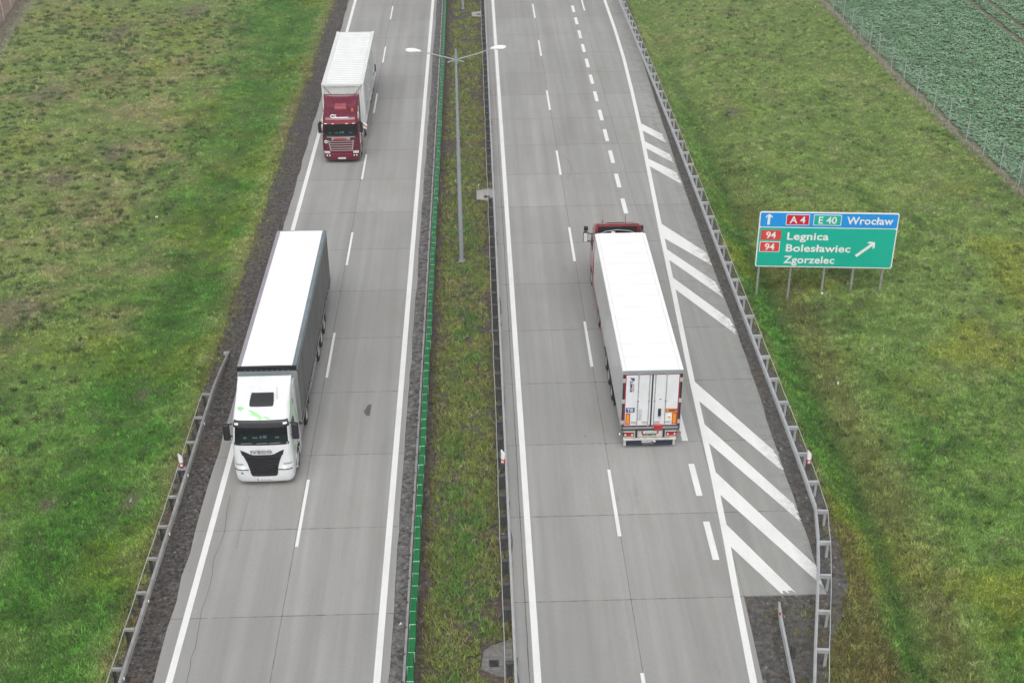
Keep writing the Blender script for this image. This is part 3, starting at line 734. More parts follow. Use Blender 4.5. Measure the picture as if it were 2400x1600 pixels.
# short terminal rail standing in the gravel below the chevrons
sr = empty('crash_barrier', (10.68, 35.6, 0), 0, 'short single rail ending in the gravel below the last white chevron', 'crash barrier')
wbeam([(0.02, 0.0, -0.12), (-0.12, -0.95, -0.02), (-0.22, -2.3, 0), (-0.36, -4.2, 0), (-0.62, -7.0, 0), (-0.9, -10, 0)], 0.30, -1, M['steel'], 'rail', sr)
pm0 = post_mesh('post', M['post_dark'], 0.52, 0.16, 0.10)
for i, y in enumerate((-2.35, -4.3, -6.3, -8.3)):
    c = pm0 if i == 0 else copyto(pm0, sr, (0, 0, 0)); c.parent = sr; c.location = (0.05-0.1*i, y, 0)
MB().cbox((0.08, -0.05, 0.22), (0.12, 0.10, 0.42)).build('end_post', M['dark'], sr, bevel=0.01)
MB().cbox((-0.11, -0.8, 0.62), (0.06, 0.07, 0.09)).build('reflector', M['red'], sr, bevel=0.01)

# central reservation, right-hand barrier: wide dark posts, rail on the carriageway side, wire on the median side
mr = empty('crash_barrier', (0.9, 20, 0), 0, 'median crash barrier with wide dark posts beside the right carriageway', 'crash barrier')
wbeam(resample([(-0.02, 0), (-0.01, 60), (0.0, 115)], 2.0), 0.44, 1, M['steel'], 'rail', mr)
mw = []
mp = MB(); mp.box(-0.11, 0.11, -0.05, 0.05, -0.2, 0.66); mp.box(-0.16, 0.15, -0.09, 0.09, 0.58, 0.68)
p0 = mp.build('post', M['post_dark'], None, bevel=0.012)
y = 44.93; n = 0; ys_ = []
y = 44.93 - 1.36*12
while y < 128: ys_.append(y); y += 1.36
for i, y in enumerate(ys_[:85]):
    if any(abs(y-q) < 0.8 for q in (33.5, 74.2, 114.5)): mw.append((-0.34, y-20, 0.70)); continue
    c = p0 if n == 0 else copyto(p0, mr, (0, 0, 0)); c.parent = mr; c.location = (-0.20 + random.uniform(-.01, .01), y-20, 0); n += 1
    mw.append((-0.36 + random.uniform(-.02, .02), y-20, 0.72 + random.uniform(-.02, .02)))
MB().tube(mw, 0.014, 6).build('back_strap', M['wire'], mr)

# central reservation, left-hand barrier and the green glare screen behind it
ml = empty('crash_barrier', (-2.86, 20, 0), 0, 'median crash barrier with thin rail left of the green screen', 'crash barrier')
wbeam(resample([(-0.02, 0), (0.01, 60), (-0.03, 115)], 2.0), 0.44, -1, M['steel_old'], 'rail', ml)
pp = post_mesh('post', M['steel_old'], 0.68, 0.08, 0.07)
br = MB().box(-0.13, 0.02, -0.03, 0.03, 0.66, 0.74).build('bracket', M['post_dark'])
for i in range(80):
    y = 10.5 + i*1.33
    if i >= 78: break
    c = pp if i == 0 else copyto(pp, ml, (0, 0, 0)); c.parent = ml; c.location = (0.07, y, 0)
    c = br if i == 0 else copyto(br, ml, (0, 0, 0)); c.parent = ml; c.location = (0.0, y, 0)
gs = empty('glare_screen', (-2.62, 20, 0), 0, 'continuous green plastic anti glare screen along the central reservation', 'glare screen')
pw = MB(); T = 0.69
prof = [(-0.115, 0.50), (-0.115, 0.86), (-0.105, 0.97), (-0.05, 0.99), (-0.04, 0.965), (0.04, 0.965), (0.05, 0.99), (0.105, 0.97), (0.115, 0.86), (0.115, 0.50)]
pw.grid([[(x, y, z) for x, z in prof] for y in (0.012, T-0.012)]); pw.add([(x, 0.012, z) for x, z in prof], [list(range(10))]); pw.add([(x, T-0.012, z) for x, z in prof], [list(range(10))[::-1]])
pw.cm = 1
pw.box(-0.117, 0.117, -0.010, 0.010, 0.52, 0.988)
ps = [pw.build('panel', [M['green_panel'], M['green_seam']])]
y = 10.9; i = 0; rest = MB()
xo = lambda yy: -0.06 + 0.07*math.sin((yy-14)/95*PI) if yy < 110 else -0.06
while y < 112:
    if i < 100:
        c = ps[0] if i == 0 else copyto(ps[0], gs, (0, 0, 0)); c.parent = gs; c.location = (xo(y) + random.uniform(-.008, .008), y, random.uniform(-.01, .01)); c.rotation_euler = (0, random.uniform(-.02, .02), random.uniform(-.012, .012))
    else:
        rest.cm = 0; rest.grid([[(x+xo(y), y+q, z) for x, z in prof] for q in (0.012, T-0.012)]); rest.cm = 1; rest.box(xo(y)-0.10, xo(y)+0.10, y-0.010, y+0.010, 0.52, 0.988)
    y += T; i += 1
tag(rest.build('panels', [M['green_panel'], M['green_seam']], gs), kind='stuff')

# street lamps
def lamp(loc, label):
    r = empty('street_lamp', loc, 0, label, 'street lamp', 'street lamps in the central reservation')
    mb = MB(); mb.tube([(0, 0, 0.1), (0, 0, 6), (0.02, 0, 12.3)], [0.125, 0.105, 0.055], 14); mb.build('pole', M['lamp_steel'], r, smooth=True)
    b = MB().cbox((0, 0, 0.02), (0.46, 0.40, 0.14)).build('base', M['post_dark'], r, bevel=0.02)
    fl = MB().cbox((0, 0, 0.12), (0.34, 0.30, 0.05)).build('flange', M['lamp_steel'], r, bevel=0.01)
    MB().tube([(0.02, 0, 11.62), (0.02, 0, 11.92)], 0.085, 14).build('arm_collar', M['lamp_steel'], r, smooth=True)
    for s, (tx, tz) in ((-1, (-1.83, 12.22)), (1, (1.87, 12.30))):
        MB().tube([(-s*0.42, 0, 11.60 if s > 0 else 11.63), (0, 0, 11.74), (tx*0.6, 0, 12.03), (tx, 0, tz)], [0.03, 0.034, 0.032, 0.028], 8).build('arm', M['lamp_steel'], r, smooth=True)
        # cobra-head housing
        hb = MB(); rows = []; L = 0.80
        for k in range(11):
            t = k/10; w = 0.07 + 0.115*math.sin(min(1, t*1.15)*PI*0.62) if t < 0.86 else 0.17*math.sqrt(max(0, 1-((t-0.86)/0.14)**2))+0.01
            h = 0.05 + 0.09*math.sin(t*PI*0.9); cx = tx + s*(t*L - 0.05); cz = tz + 0.05*t
            rows.append([(cx, w*math.cos(a), cz + (h if math.sin(a) > 0 else 0.04)*math.sin(a)) for a in np.linspace(0, 2*PI, 15)])
        hb.grid(rows); hb.add(rows[0][:-1], [list(range(14))]); hb.add(rows[-1][:-1], [list(range(14))[::-1]])
        h = hb.build('lamp_head', M['lamp_white'], r, smooth=True, angle=60)
        g = MB().cbox((tx + s*0.42, 0, tz-0.02), (0.42, 0.22, 0.03)).build('lens', M['lens_clear'], h, bevel=0.01)
    return r
lamp((-1.05, 64.85, -0.03), 'tall twin armed street lamp with white heads standing in the median grass')
lamp((-1.07, 116.0, -0.03), 'farther street lamp in the median, only its pole foot inside the top edge')

# delineator posts
def delineator(loc, rz, label):
    r = empty('delineator_post', loc, rz, label, 'delineator post', 'red and white delineator posts')
    def sec(z, s=1.0): return [(x*s, y*s, z) for x, y in ((-0.085, 0.06), (-0.08, -0.06), (0.0, -0.09), (0.08, -0.06), (0.085, 0.06))]
    def body(z0, z1, tilt=0.0):
        mb = MB(); a = sec(z0); b = [(x, y, z + tilt*(0.06-x)) for x, y, z in sec(z1)]
        mb.add(a+b, [(i, (i+1) % 5, 5+(i+1) % 5, 5+i) for i in range(5)] + [(5, 6, 7, 8, 9), (4, 3, 2, 1, 0)]); return mb
    body(0.45, 0.78).build('post', M['post_dark'], r, bevel=0.006)
    body(0.78, 1.0).build('red_band', M['red'], r)
    body(1.0, 1.27, 1.2).build('cap', M['sign_white'], r, bevel=0.01)
    MB().box(-0.05, 0.05, -0.098, -0.085, 0.84, 0.95).build('reflector', M['plate'], r)
    return r
delineator((-12.80, 44.6, 0), 0.15, 'red and white delineator behind the left crash barrier beside the white truck')
delineator((0.78, 44.3, 0.0), -0.3, 'red and white delineator mounted by the median barrier posts')
delineator((13.66, 43.75, 0), -0.1, 'red and white delineator behind the right crash barrier where it bends')

# drain inlets in the median
def inlet(poly, gr, label, mat):
    cx = sum(p[0] for p in poly)/len(poly); cy = sum(p[1] for p in poly)/len(poly)
    r = empty('drain_inlet', (cx, cy, 0), 0, label, 'drain inlet', 'drain inlets in the median')
    MB().prism([(x-cx, y-cy) for x, y in poly], -0.14, -0.025).build('pad', mat, r, bevel=0.01)
    kb = MB()
    for (xa, ya), (xb, yb) in zip(poly, poly[1:]+poly[:1]):
        if xa > 0.6 and xb > 0.6: continue
        a = Vector((xa-cx, ya-cy, 0.02)); b = Vector((xb-cx, yb-cy, 0.02)); kb.tube([a - Vector((0, 0, .035)), b - Vector((0, 0, .035))], 0.035, 4)
    kb.build('kerb', mat, r)
    g = MB(); gx_, gy_ = gr[0]-cx, gr[1]-cy
    for k in range(7): g.cbox((gx_-0.135+0.045*k, gy_, -0.012), (0.024, 0.30, 0.024))
    g.box(gx_-0.17, gx_-0.15, gy_-0.17, gy_+0.17, -0.02, 0.004); g.box(gx_+0.15, gx_+0.17, gy_-0.17, gy_+0.17, -0.02, 0.004)
    gg = g.build('grate', M['dark'], r); MB().cbox((gx_, gy_, -0.024), (0.30, 0.32, 0.012)).build('pit', M['black'], r)
inlet([(-0.24, 33.1), (-0.16, 33.95), (0.15, 34.2), (0.85, 34.5), (0.86, 32.62), (0.3, 32.75)], (0.18, 33.35), 'cobbled drain inlet with square grate nearest the bottom edge', M['cobble'])
conc_pad = pm('concrete_pad', (0.33, 0.325, 0.31), 0.85, var=0.12, scale=4)
inlet([(-0.12, 73.55), (-0.12, 74.85), (0.9, 75.2), (0.9, 73.3)], (0.5, 73.95), 'pale concrete drain inlet right of the lamp pole', conc_pad)
inlet([(-0.25, 113.8), (-0.28, 115.1), (0.8, 115.35), (0.8, 113.6)], (0.35, 114.4), 'pale concrete drain inlet at the foot of the farther lamp', conc_pad)

# ------------------------------------------------------------------ direction sign
sg = empty('direction_sign', (14.83, 61.5, 0.0), -0.082, 'large blue and green motorway direction sign on five steel posts', 'road sign')
W, ZB, ZT, ZD = 7.29, 1.07, 4.31, 3.42
def rrect(x0, x1, z0, z1, r, y0, y1, n=5):
    pts = []
    for cx, cz, a0 in ((x1-r, z1-r, 0), (x0+r, z1-r, 90), (x0+r, z0+r, 180), (x1-r, z0+r, 270)):
        for k in range(n+1):
            a = R(a0+90*k/n); pts.append((cx+r*math.cos(a), cz+r*math.sin(a)))
    m = len(pts); v = [(x, y0, z) for x, z in pts] + [(x, y1, z) for x, z in pts]
    return MB().add(v, [list(range(m))[::-1], list(range(m, 2*m))] + [(i, (i+1) % m, m+(i+1) % m, m+i) for i in range(m)])
rrect(0, W, ZB, ZT, 0.12, -0.02, 0.03).build('panel', M['sign_white'], sg)
pb = rrect(0.06, W-0.06, ZD+0.025, ZT-0.06, 0.09, -0.026, -0.018).build('blue_field', M['sign_blue'], sg)
pg = rrect(0.06, W-0.06, ZB+0.06, ZD-0.025, 0.09, -0.026, -0.018).build('green_field', M['sign_green'], sg)
def plaque(name, x0, x1, z0, z1, mat, txt, size, border=True, par=sg):
    if border:
        b = rrect(x0, x1, z0, z1, 0.05, -0.034, -0.024).build(name, M['sign_white'], par)
        rrect(x0+0.035, x1-0.035, z0+0.035, z1-0.035, 0.03, -0.038, -0.03).build('plaque_face', mat, b)
    else:
        b = rrect(x0, x1, z0, z1, 0.02, -0.036, -0.024).build(name, mat, par)
    text('plaque_number', txt, size, M['sign_white'], b, ((x0+x1)/2, -0.041, (z0+z1)/2-size*0.345), bold=0.008)
plaque('route_plaque', 1.40, 2.63, 3.56, 4.18, M['sign_red'], 'A 4', 0.56)
plaque('route_plaque', 2.84, 4.30, 3.56, 4.18, M['sign_green'], 'E 40', 0.56)
plaque('route_plaque', 0.16, 1.22, 2.68, 3.25, M['sign_red_pale'], '94', 0.54, False)
plaque('route_plaque', 0.14, 1.22, 1.96, 2.58, M['sign_red_pale'], '94', 0.54)
def sign_text(s, x, z, size, xr):
    o = text('lettering', s, size, M['sign_white'], sg, (x, -0.034, z), bold=0.013, align='LEFT', space=1.05)
    wd = max(v.co.x for v in o.data.vertices) - min(v.co.x for v in o.data.vertices)
    o.scale = ((xr-x)/wd, 1, 1)
sign_text('Wrocław', 4.60, 3.66, 0.60, 7.03)
sign_text('Legnica', 1.52, 2.71, 0.60, 3.71)
sign_text('Bolesławiec', 1.52, 2.01, 0.60, 4.94)
sign_text('Zgorzelec', 1.51, 1.32, 0.60, 4.22)
def arrow(x0, z0, x1, z1, w, hd):
    d = Vector((x1-x0, 0, z1-z0)); L = d.length; d.normalize(); n = Vector((-d.z, 0, d.x)); o = Vector((x0, -0.034, z0))
    P = [(-w, 0), (-w, L-hd*0.62), (-hd*0.72, L-hd*1.02), (-hd*0.72, L-hd*0.58), (0, L), (hd*0.72, L-hd*0.58), (hd*0.72, L-hd*1.02), (w, L-hd*0.62), (w, 0)]
    v = [o + n*a + d*b for a, b in P]; v2 = [p + Vector((0, 0.008, 0)) for p in v]
    mb = MB(); mb.add(v+v2, [(0, 1, 7, 8), (1, 2, 3, 4), (1, 4, 7), (4, 5, 6, 7)] + [(i, 9+i, 9+(i+1) % 9, (i+1) % 9) for i in range(9)])
    mb.build('arrow', M['sign_white'], sg)
arrow(0.50, 3.56, 0.50, 4.19, 0.065, 0.24)
arrow(5.30, 1.79, 6.22, 2.62, 0.075, 0.33)
zb = (0.0, 0.0, 0.2, 0.2, 0.25)
for i, x in enumerate((0.24, 1.95, 3.75, 5.30, 6.86)):
    MB().box(x-0.055, x+0.055, 0.06, 0.17, -1.3, ZT-0.15).build('post', M['steel_old'], sg, bevel=0.01)
for z in (1.5, 2.7, 3.9): MB().box(0.1, W-0.1, 0.032, 0.058, z-0.04, z+0.04).build('crossbar', M['steel'], sg)

# ------------------------------------------------------------------ wire fences
def fence(label, pts, h, zb, extra):
    root = empty('wire_fence', (pts[0][0], pts[0][1], zb), 0, label, 'fence'); o = pts[0]
    loc = [(x-o[0], y-o[1], 0) for x, y in pts]
    p0 = MB().tube([(0, 0, -0.3), (0, 0, h)], 0.033, 8).build('post', M['wire'], None, smooth=True)
    for i, p in enumerate(loc):
        c = p0 if i == 0 else copyto(p0, root, (0, 0, 0)); c.parent = root; c.location = p; c.rotation_euler = (random.uniform(-.02, .02), random.uniform(-.02, .02), 0)
    mb = MB()
    for k in range(11):
        z = 0.05 + (h-0.1)*(k/10)**1.25; mb.tube([(x, y, z + random.uniform(-.01, .01)) for x, y, _ in loc], 0.004, 4)
    dens_ = resample([(x, y) for x, y, _ in loc], 0.3)
    for x, y in dens_: mb.tube([(x, y, 0.03), (x, y, h-0.05)], 0.0025, 3)
    mb.build('wire_mesh', M['wire'], root)
fy_ = [132, 128, 124.5, 121.2, 118, 114.6, 111.4, 108.77, 106.2, 103.55, 101.1, 97.76, 94.82, 92.0, 88.5, 85.6, 82.5, 79.7, 77.0, 74.2, 71.4, 68.4, 65.4]
fence('low wire mesh fence on thin posts between the right verge and the crop field', [(fr_x(y)-0.05, y) for y in fy_], 2.0, -0.36, 0)
fence('wire mesh fence on thin posts in front of the ploughed field', [(float(np.interp(y, [90, 107, 122, 140], [-39.2, -41.0, -42.8, -45])), y) for y in (132, 128.4, 124.9, 121.4, 117.8, 114.3, 111.2, 107.8, 104.4, 101, 97.6)], 1.9, 0.1, 0)

# ------------------------------------------------------------------ trucks
class Shell:
    """lorry cab body; local frame: front at y=0 facing -y, +y towards the rear"""
    def __init__(s, fy, hw, r, bow, rear, zmin_full, ybump):
        s.fy, s.hw, s.r, s.bow, s.rear, s.zf, s.yb = fy, hw, r, bow, rear, zmin_full, ybump
    def F(s, x, z, off=0.0):
        w = ipl(z, s.hw); r = ipl(z, s.r); y = ipl(z, s.fy) + s.bow*(x/w)**2
        ax = abs(x)
        if ax > w-r:
            t = min(ax-(w-r), r); y += r - math.sqrt(max(0, r*r-t*t))
        if off:
            e = 0.01; a = s.F(x-e, z); b = s.F(x+e, z); c = s.F(x, z-e); d = s.F(x, z+e)
            n = (Vector(b)-Vector(a)).cross(Vector(d)-Vector(c)); n.normalize()
            if n.y > 0: n = -n
            return tuple(Vector((x, y, z)) + n*off)
        return (x, y, z)
    def S(s, side, y, z, off=0.0): return (side*(ipl(z, s.hw)+off), y, z)
    def build(s, zs, hole, mat, name, parent, dip=0.0, extra_mats=()):
        mb = MB(); rows = []
        for z in zs:
            w = ipl(z, s.hw); r = ipl(z, s.r)
            xs_ = list(np.linspace(-(w-r), w-r, 21)); cor = [w-r+r*math.sin(a) for a in np.linspace(0, PI/2, 7)[1:]]
            X = [-c for c in cor[::-1]] + xs_ + cor
            fr = [s.F(x, z) for x in X]
            rear = s.rear if z >= s.zf else s.yb
            fr = [(x, min(y, rear-0.04), z_) for x, y, z_ in fr]
            row = [(-w+0.06, rear, z), (-w, rear-0.06, z), (-w, (rear+fr[0][1])/2, z)] + fr + [(w, (rear+fr[-1][1])/2, z), (w, rear-0.06, z), (w-0.06, rear, z)]
            row = [(x, y, zz + dip*((x/w)**2-0.6)*min(1.2, max(0, (z-3.55)/0.35))) for x, y, zz in row]
            rows.append(row)
        n = len(rows[0]); v = [p for r_ in rows for p in r_]; f = []
        for i in range(len(rows)-1):
            for j in range(n-1):
                if hole:
                    zc = (rows[i][j][2]+rows[i+1][j][2])/2; xc = (rows[i][j][0]+rows[i][j+1][0])/2; yc = (rows[i][j][1]+rows[i][j+1][1])/2
                    if hole[0] < zc < hole[1] and abs(xc) < ipl(zc, s.hw)-ipl(zc, s.r)*0.5 and 3 <= j < n-4: continue
                f.append((i*n+j, i*n+j+1, (i+1)*n+j+1, (i+1)*n+j))
            f.append((i*n+n-1, i*n, (i+1)*n, (i+1)*n+n-1))
        f.append([(len(rows)-1)*n+j for j in range(n)]); f.append(list(range(n))[::-1])
        mb.add(v, f)
        return mb.build(name, mat, parent, smooth=True, angle=38)
    def patch(s, rows, off, mat, name, parent, n=16, dx=0.0):
        """rows: (z, xl, xr) on the front skin"""
        g = [[s.F(xl+(xr-xl)*k/n, z, off) for k in range(n+1)] for z, xl, xr in rows]
        mb = MB().grid(g)
        # rim so that the patch has thickness
        per = g[0] + [r[-1] for r in g[1:]] + g[-1][::-1][1:] + [r[0] for r in g[::-1][1:-1]]
        m = len(per); inn = [(x, y+off+0.01, z) for x, y, z in per]
        mb.add(per+inn, [(i, m+i, m+(i+1) % m, (i+1) % m) for i in range(m)])
        return mb.build(name, mat, parent, smooth=True, angle=35)
    def side(s, sd, poly, off, mat, name, parent, th=0.02):
        o = [s.S(sd, y, z, off) for y, z in poly]; i = [s.S(sd, y, z, off-th) for y, z in poly]; m = len(poly)
        mb = MB(); mb.add(o+i, [list(range(m)), list(range(m, 2*m))[::-1]] + [(k, (k+1) % m, m+(k+1) % m, m+k) for k in range(m)])
        return mb.build(name, mat, parent)
def rows_lin(z0, z1, l0, r0, l1, r1, n=6): return [(z0+(z1-z0)*k/n, l0+(l1-l0)*k/n, r0+(r1-r0)*k/n) for k in range(n+1)]

def wheel(parent, x, y, r=0.5, w=0.32, side=1, dual=False, loc_z=None, rimmat=None):
    w = 0.60 if dual else w; h = w/2; z = r
    t = MB().lathe_x((x-side*h, y, z), [(r*0.58, -h), (r*0.93, -h), (r*0.99, -h*0.82), (r, -h*0.5), (r, h*0.5), (r*0.99, h*0.82), (r*0.93, h), (r*0.58, h)]).build('wheel', M['tyre'], parent, smooth=True, angle=30)
    s = side
    pr = [(r*0.58, s*h*0.98), (r*0.55, s*h*0.80), (r*0.40, s*h*(0.35 if dual else 0.75)), (r*0.22, s*h*(0.45 if dual else 0.9)), (r*0.20, s*h*1.02), (0.001, s*h*1.04)]
    if s < 0: pr = pr[::-1]
    MB().lathe_x((x-side*h, y, z), pr).build('rim', rimmat or M['rim'], t, smooth=True, angle=30)
    return t

def mirror(root, s, x, y, z, mat, mat_arm, hw=0.14, hh=0.38, tilt=0.0, arm_to=None):
    m = MB().cbox((x, y, z), (hw*2, 0.20, hh*2)).build('mirror', mat, root, bevel=0.05, seg=3)
    MB().cbox((x, y+0.105, z), (hw*1.6, 0.012, hh*1.7)).build('mirror_glass', M['lens_clear'], m)
    MB().tube([(arm_to[0], arm_to[1], z+hh*0.75), (x, y, z+hh*0.8)], 0.03, 6).build('mirror_arm', mat_arm, m)
    MB().tube([(arm_to[0], arm_to[1], z-hh*0.8), (x, y, z-hh*0.7)], 0.03, 6).build('mirror_arm', mat_arm, m)
    return m

def interior(cab, w, y0, y1, z0, z1, zd):
    ib = MB(); ib.box(-w, w, y1-0.04, y1, z0-0.5, z1+0.3); ib.box(-w, w, y0+0.12, y1, z0-0.55, z0-0.5)
    ib.box(-w, w, y0+0.45, y1, z1+0.05, z1+0.09)
    ib.build('cab_interior', M['dash'], cab)
    d = MB().box(-w+0.02, w-0.02, y0+0.10, y0+0.62, z0-0.45, zd).build('dashboard', M['dash'], cab, bevel=0.05)
    for sx in (-0.55, 0.55):
        st = MB().cbox((sx, y0+1.25, z0-0.15), (0.5, 0.14, 0.75)); st.cbox((sx, y0+1.05, z0-0.42), (0.5, 0.5, 0.14)); st.cbox((sx, y0+1.24, z0+0.33), (0.28, 0.11, 0.2))
        st.build('seat', M['seat'], cab, bevel=0.04)
    a = np.linspace(0, 2*PI, 17); MB().tube([(0.55+0.23*math.cos(t), y0+0.72-0.10*math.sin(t), zd+0.06+0.2*math.sin(t)) for t in a], 0.018, 6, cap=False).build('steering_wheel', M['black'], cab)
    for (px, pw, ph) in ((-0.72, 0.12, 0.05), (-0.05, 0.10, 0.08), (0.12, 0.14, 0.10), (0.62, 0.16, 0.04), (-0.3, 0.2, 0.03)):
        MB().cbox((px, y0+0.30, zd+ph/2+0.004), (pw, 0.06, ph)).build('dash_paper', M['paper'], cab)

def chassis(root, y0, y1, zt=1.0, fuel=True, skirt=None):
    mb = MB()
    for sx in (-0.42, 0.42): mb.box(sx-0.05, sx+0.05, y0, y1, zt-0.28, zt)
    for y in np.arange(y0+0.3, y1, 0.9): mb.box(-0.37, 0.37, y, y+0.12, zt-0.22, zt-0.06)
    return mb.build('chassis', M['dark'], root)

# ---- white lorry with grey curtain-sided trailer (coming towards the camera, near) ----
tw = empty('articulated_truck', (-9.24, 44.01, 0), 0.0, 'white truck with green leaf livery pulling a dark grey curtain sided trailer', 'truck')
A = Shell(fy=[(0.28, 0.06), (0.42, 0.0), (1.0, 0.0), (1.9, 0.07), (2.2, 0.11), (2.86, 0.38), (3.0, 0.44), (3.08, 0.54), (3.2, 0.70), (3.45, 1.10), (3.66, 1.62), (3.71, 1.78), (3.745, 1.84), (3.92, 2.44)],
          hw=[(0.28, 1.16), (0.45, 1.235), (1.2, 1.25), (2.2, 1.22), (2.9, 1.18), (3.5, 1.14), (4.0, 1.13)],
          r=[(0.28, 0.24), (1.0, 0.26), (2.2, 0.22), (3.0, 0.22), (3.3, 0.32), (3.66, 0.30), (3.92, 0.16)], bow=0.06, rear=2.50, zmin_full=1.08, ybump=0.95)
zsA = [0.28, 0.34, 0.42, 0.7, 1.0, 1.06, 1.10, 1.5, 1.9, 2.05, 2.2, 2.42, 2.64, 2.80, 2.86, 2.93, 3.0, 3.04, 3.08, 3.14, 3.2, 3.32, 3.45, 3.56, 3.66, 3.71, 3.745, 3.80, 3.86, 3.92]
cab = A.build(zsA, (2.2, 2.80), M['white'], 'cab', tw, dip=0.30)
A.patch(rows_lin(2.17, 2.82, -1.10, 1.10, -1.06, 1.06, 8), 0.006, M['glass'], 'windscreen', cab)
wfr = A.patch(rows_lin(2.10, 2.20, -1.12, 1.12, -1.14, 1.14, 3), 0.012, M['black'], 'wiper_panel', cab)
for sx in (-0.62, 0.02, 0.55): MB().tube([A.F(sx-0.22, 2.185, 0.03), A.F(sx+0.24, 2.20, 0.03)], 0.012, 5).build('wiper', M['steel_old'], wfr)
vis = A.patch([(2.80, -1.14, 1.14), (2.84, -1.14, 1.14), (2.90, -1.14, 1.14), (2.96, -1.12, 1.12), (3.01, -1.11, 1.11), (3.05, -1.10, 1.10)], 0.02, M['black'], 'visor', cab, n=22)
for sx in (-1, 1): A.patch(rows_lin(2.90, 2.98, sx*1.0-0.08, sx*1.0+0.08, sx*0.99-0.07, sx*0.99+0.07, 2), 0.032, M['lens_clear'], 'marker_lamp', cab, n=4)
gr = A.patch([(0.60, -0.46, 0.46), (0.64, -0.53, 0.53), (0.75, -0.57, 0.57), (1.0, -0.60, 0.60), (1.3, -0.68, 0.68), (1.60, -0.80, 0.80), (1.64, -0.82, 0.82)], 0.010, M['black'], 'grille', cab, n=20)
# raised outer wings of the grille
for sx in (-1, 1):
    g = [[A.F(sx*(0.30+k*0.058), z, 0.014) for k in range(11)] for z in (1.60, 1.64, 1.68, 1.72)]
    mb = MB(); pts = [A.F(sx*0.28, 1.62, .014), A.F(sx*0.84, 1.62, .014), A.F(sx*0.91, 1.87, .014), A.F(sx*0.72, 1.80, .014), A.F(sx*0.50, 1.68, .014)]
    mb.add(pts, [(0, 1, 2, 3, 4) if sx > 0 else (4, 3, 2, 1, 0)]); mb.build('grille_wing', M['black'], gr)
gloss = pm('gloss_black', (0.012, 0.012, 0.016), 0.2, var=0.1)
for z in (0.80, 0.96, 1.12, 1.28, 1.44): A.patch(rows_lin(z-0.03, z+0.03, -0.50-(z-0.7)*0.2, 0.50+(z-0.7)*0.2, -0.50-(z-0.7)*0.2, 0.50+(z-0.7)*0.2, 2), 0.032, gloss, 'grille_slat', gr)
text('lettering', 'IVECO', 0.21, M['steel_old'], cab, (-0.03, -0.0, 1.76), rot=(R(92), 0, 0), bold=0.008, ext=0.02, sx=1.35, space=1.15)
for sx in (-1, 1):
    hl = A.patch([(0.93, sx*0.88-0.22, sx*0.88+0.22), (1.0, sx*0.92-0.24, sx*0.92+0.24), (1.08, sx*1.0-0.20, sx*1.0+0.20), (1.13, sx*1.04-0.16, sx*1.04+0.16)], 0.012, M['lens_clear'], 'headlight', cab, n=10)
    A.patch(rows_lin(0.90, 0.94, sx*0.90-0.30, sx*0.90+0.26, sx*0.90-0.30, sx*0.90+0.26, 2), 0.02, M['black'], 'headlight_trim', hl, n=10)
    bl = MB(); p = A.F(sx*0.86, 1.0, 0.02); bl.cbox(p, (0.10, 0.02, 0.08)); bl.build('bulb', bpy.data.materials.get('lamp_glow') or (lambda t: (t.p.inputs['Emission Strength'].__setattr__('default_value', 2.0), t.p.inputs['Emission Color'].__setattr__('default_value', (1, 1, 1, 1)), t.m)[2])(NT('lamp_glow')), hl, bevel=0.01)
    A.patch(rows_lin(1.16, 1.22, sx*1.0-0.18, sx*1.0+0.18, sx*1.02-0.16, sx*1.02+0.16, 2), 0.012, M['grey'], 'headlight_lid', cab, n=8)
A.patch(rows_lin(0.36, 0.48, -0.28, 0.28, -0.28, 0.28, 2), 0.015, M['plate'], 'number_plate', cab, n=8)
for k in range(8):
    if k in (2, 4): continue
    A.patch(rows_lin(0.385, 0.455, -0.19+0.057*k, -0.155+0.057*k, -0.19+0.057*k, -0.155+0.057*k, 1), 0.019, M['grey'], 'plate_mark', cab, n=1)
A.patch(rows_lin(0.36, 0.48, -0.31, -0.27, -0.31, -0.27, 1), 0.017, M['blue'], 'plate_band', cab, n=1)
A.patch(rows_lin(0.70, 0.80, -0.98, -0.88, -0.98, -0.88, 2), 0.012, pm('round_sticker', (0.10, 0.32, 0.30), 0.5), 'sticker', cab, n=3)
# roof hatch, leaves
A.patch([(3.40, -0.47, 0.47), (3.44, -0.50, 0.50), (3.52, -0.50, 0.50), (3.60, -0.48, 0.48), (3.665, -0.46, 0.46)], 0.03, M['black'], 'roof_hatch', cab)
def leaf(pts, w, name='leaf_decal'):
    g = []; n = len(pts)
    for i, (x, z) in enumerate(pts):
        t = i/(n-1); ww = w*math.sin(PI*min(1, t*0.85+0.12)); g.append([A.F(x, z-ww, 0.006), A.F(x, z, 0.008), A.F(x, z+ww, 0.006)])
    MB().grid(g).build(name, M['green_leaf'], cab, smooth=True)
leaf([(-0.98+0.045*k, 3.36-0.010*k + 0.004*k*k*0.5) for k in range(7)], 0.055)
leaf([(-0.52+0.11*k, 3.32-0.035*k) for k in range(7)], 0.045)
leaf([(-0.50+0.10*k, 3.24-0.022*k) for k in range(7)], 0.018)
leaf([(-0.12+0.03*k, 3.17-0.022*k) for k in range(6)], 0.05); leaf([(0.12+0.06*k, 3.15-0.012*k) for k in range(6)], 0.035)
def sleaf(poly, name='leaf_decal'): A.side(1, poly, 0.012, M['green_leaf'], name, cab)
sleaf([(1.50, 3.45), (1.25, 3.40), (0.95, 3.15), (0.80, 2.85), (0.95, 2.95), (1.25, 3.15)])
sleaf([(1.95, 2.75), (2.15, 2.55), (2.25, 2.15), (2.15, 1.85), (2.0, 2.1), (1.92, 2.4)])
sleaf([(0.55, 1.6), (0.95, 1.55), (1.25, 1.35), (1.0, 1.25), (0.62, 1.32)])
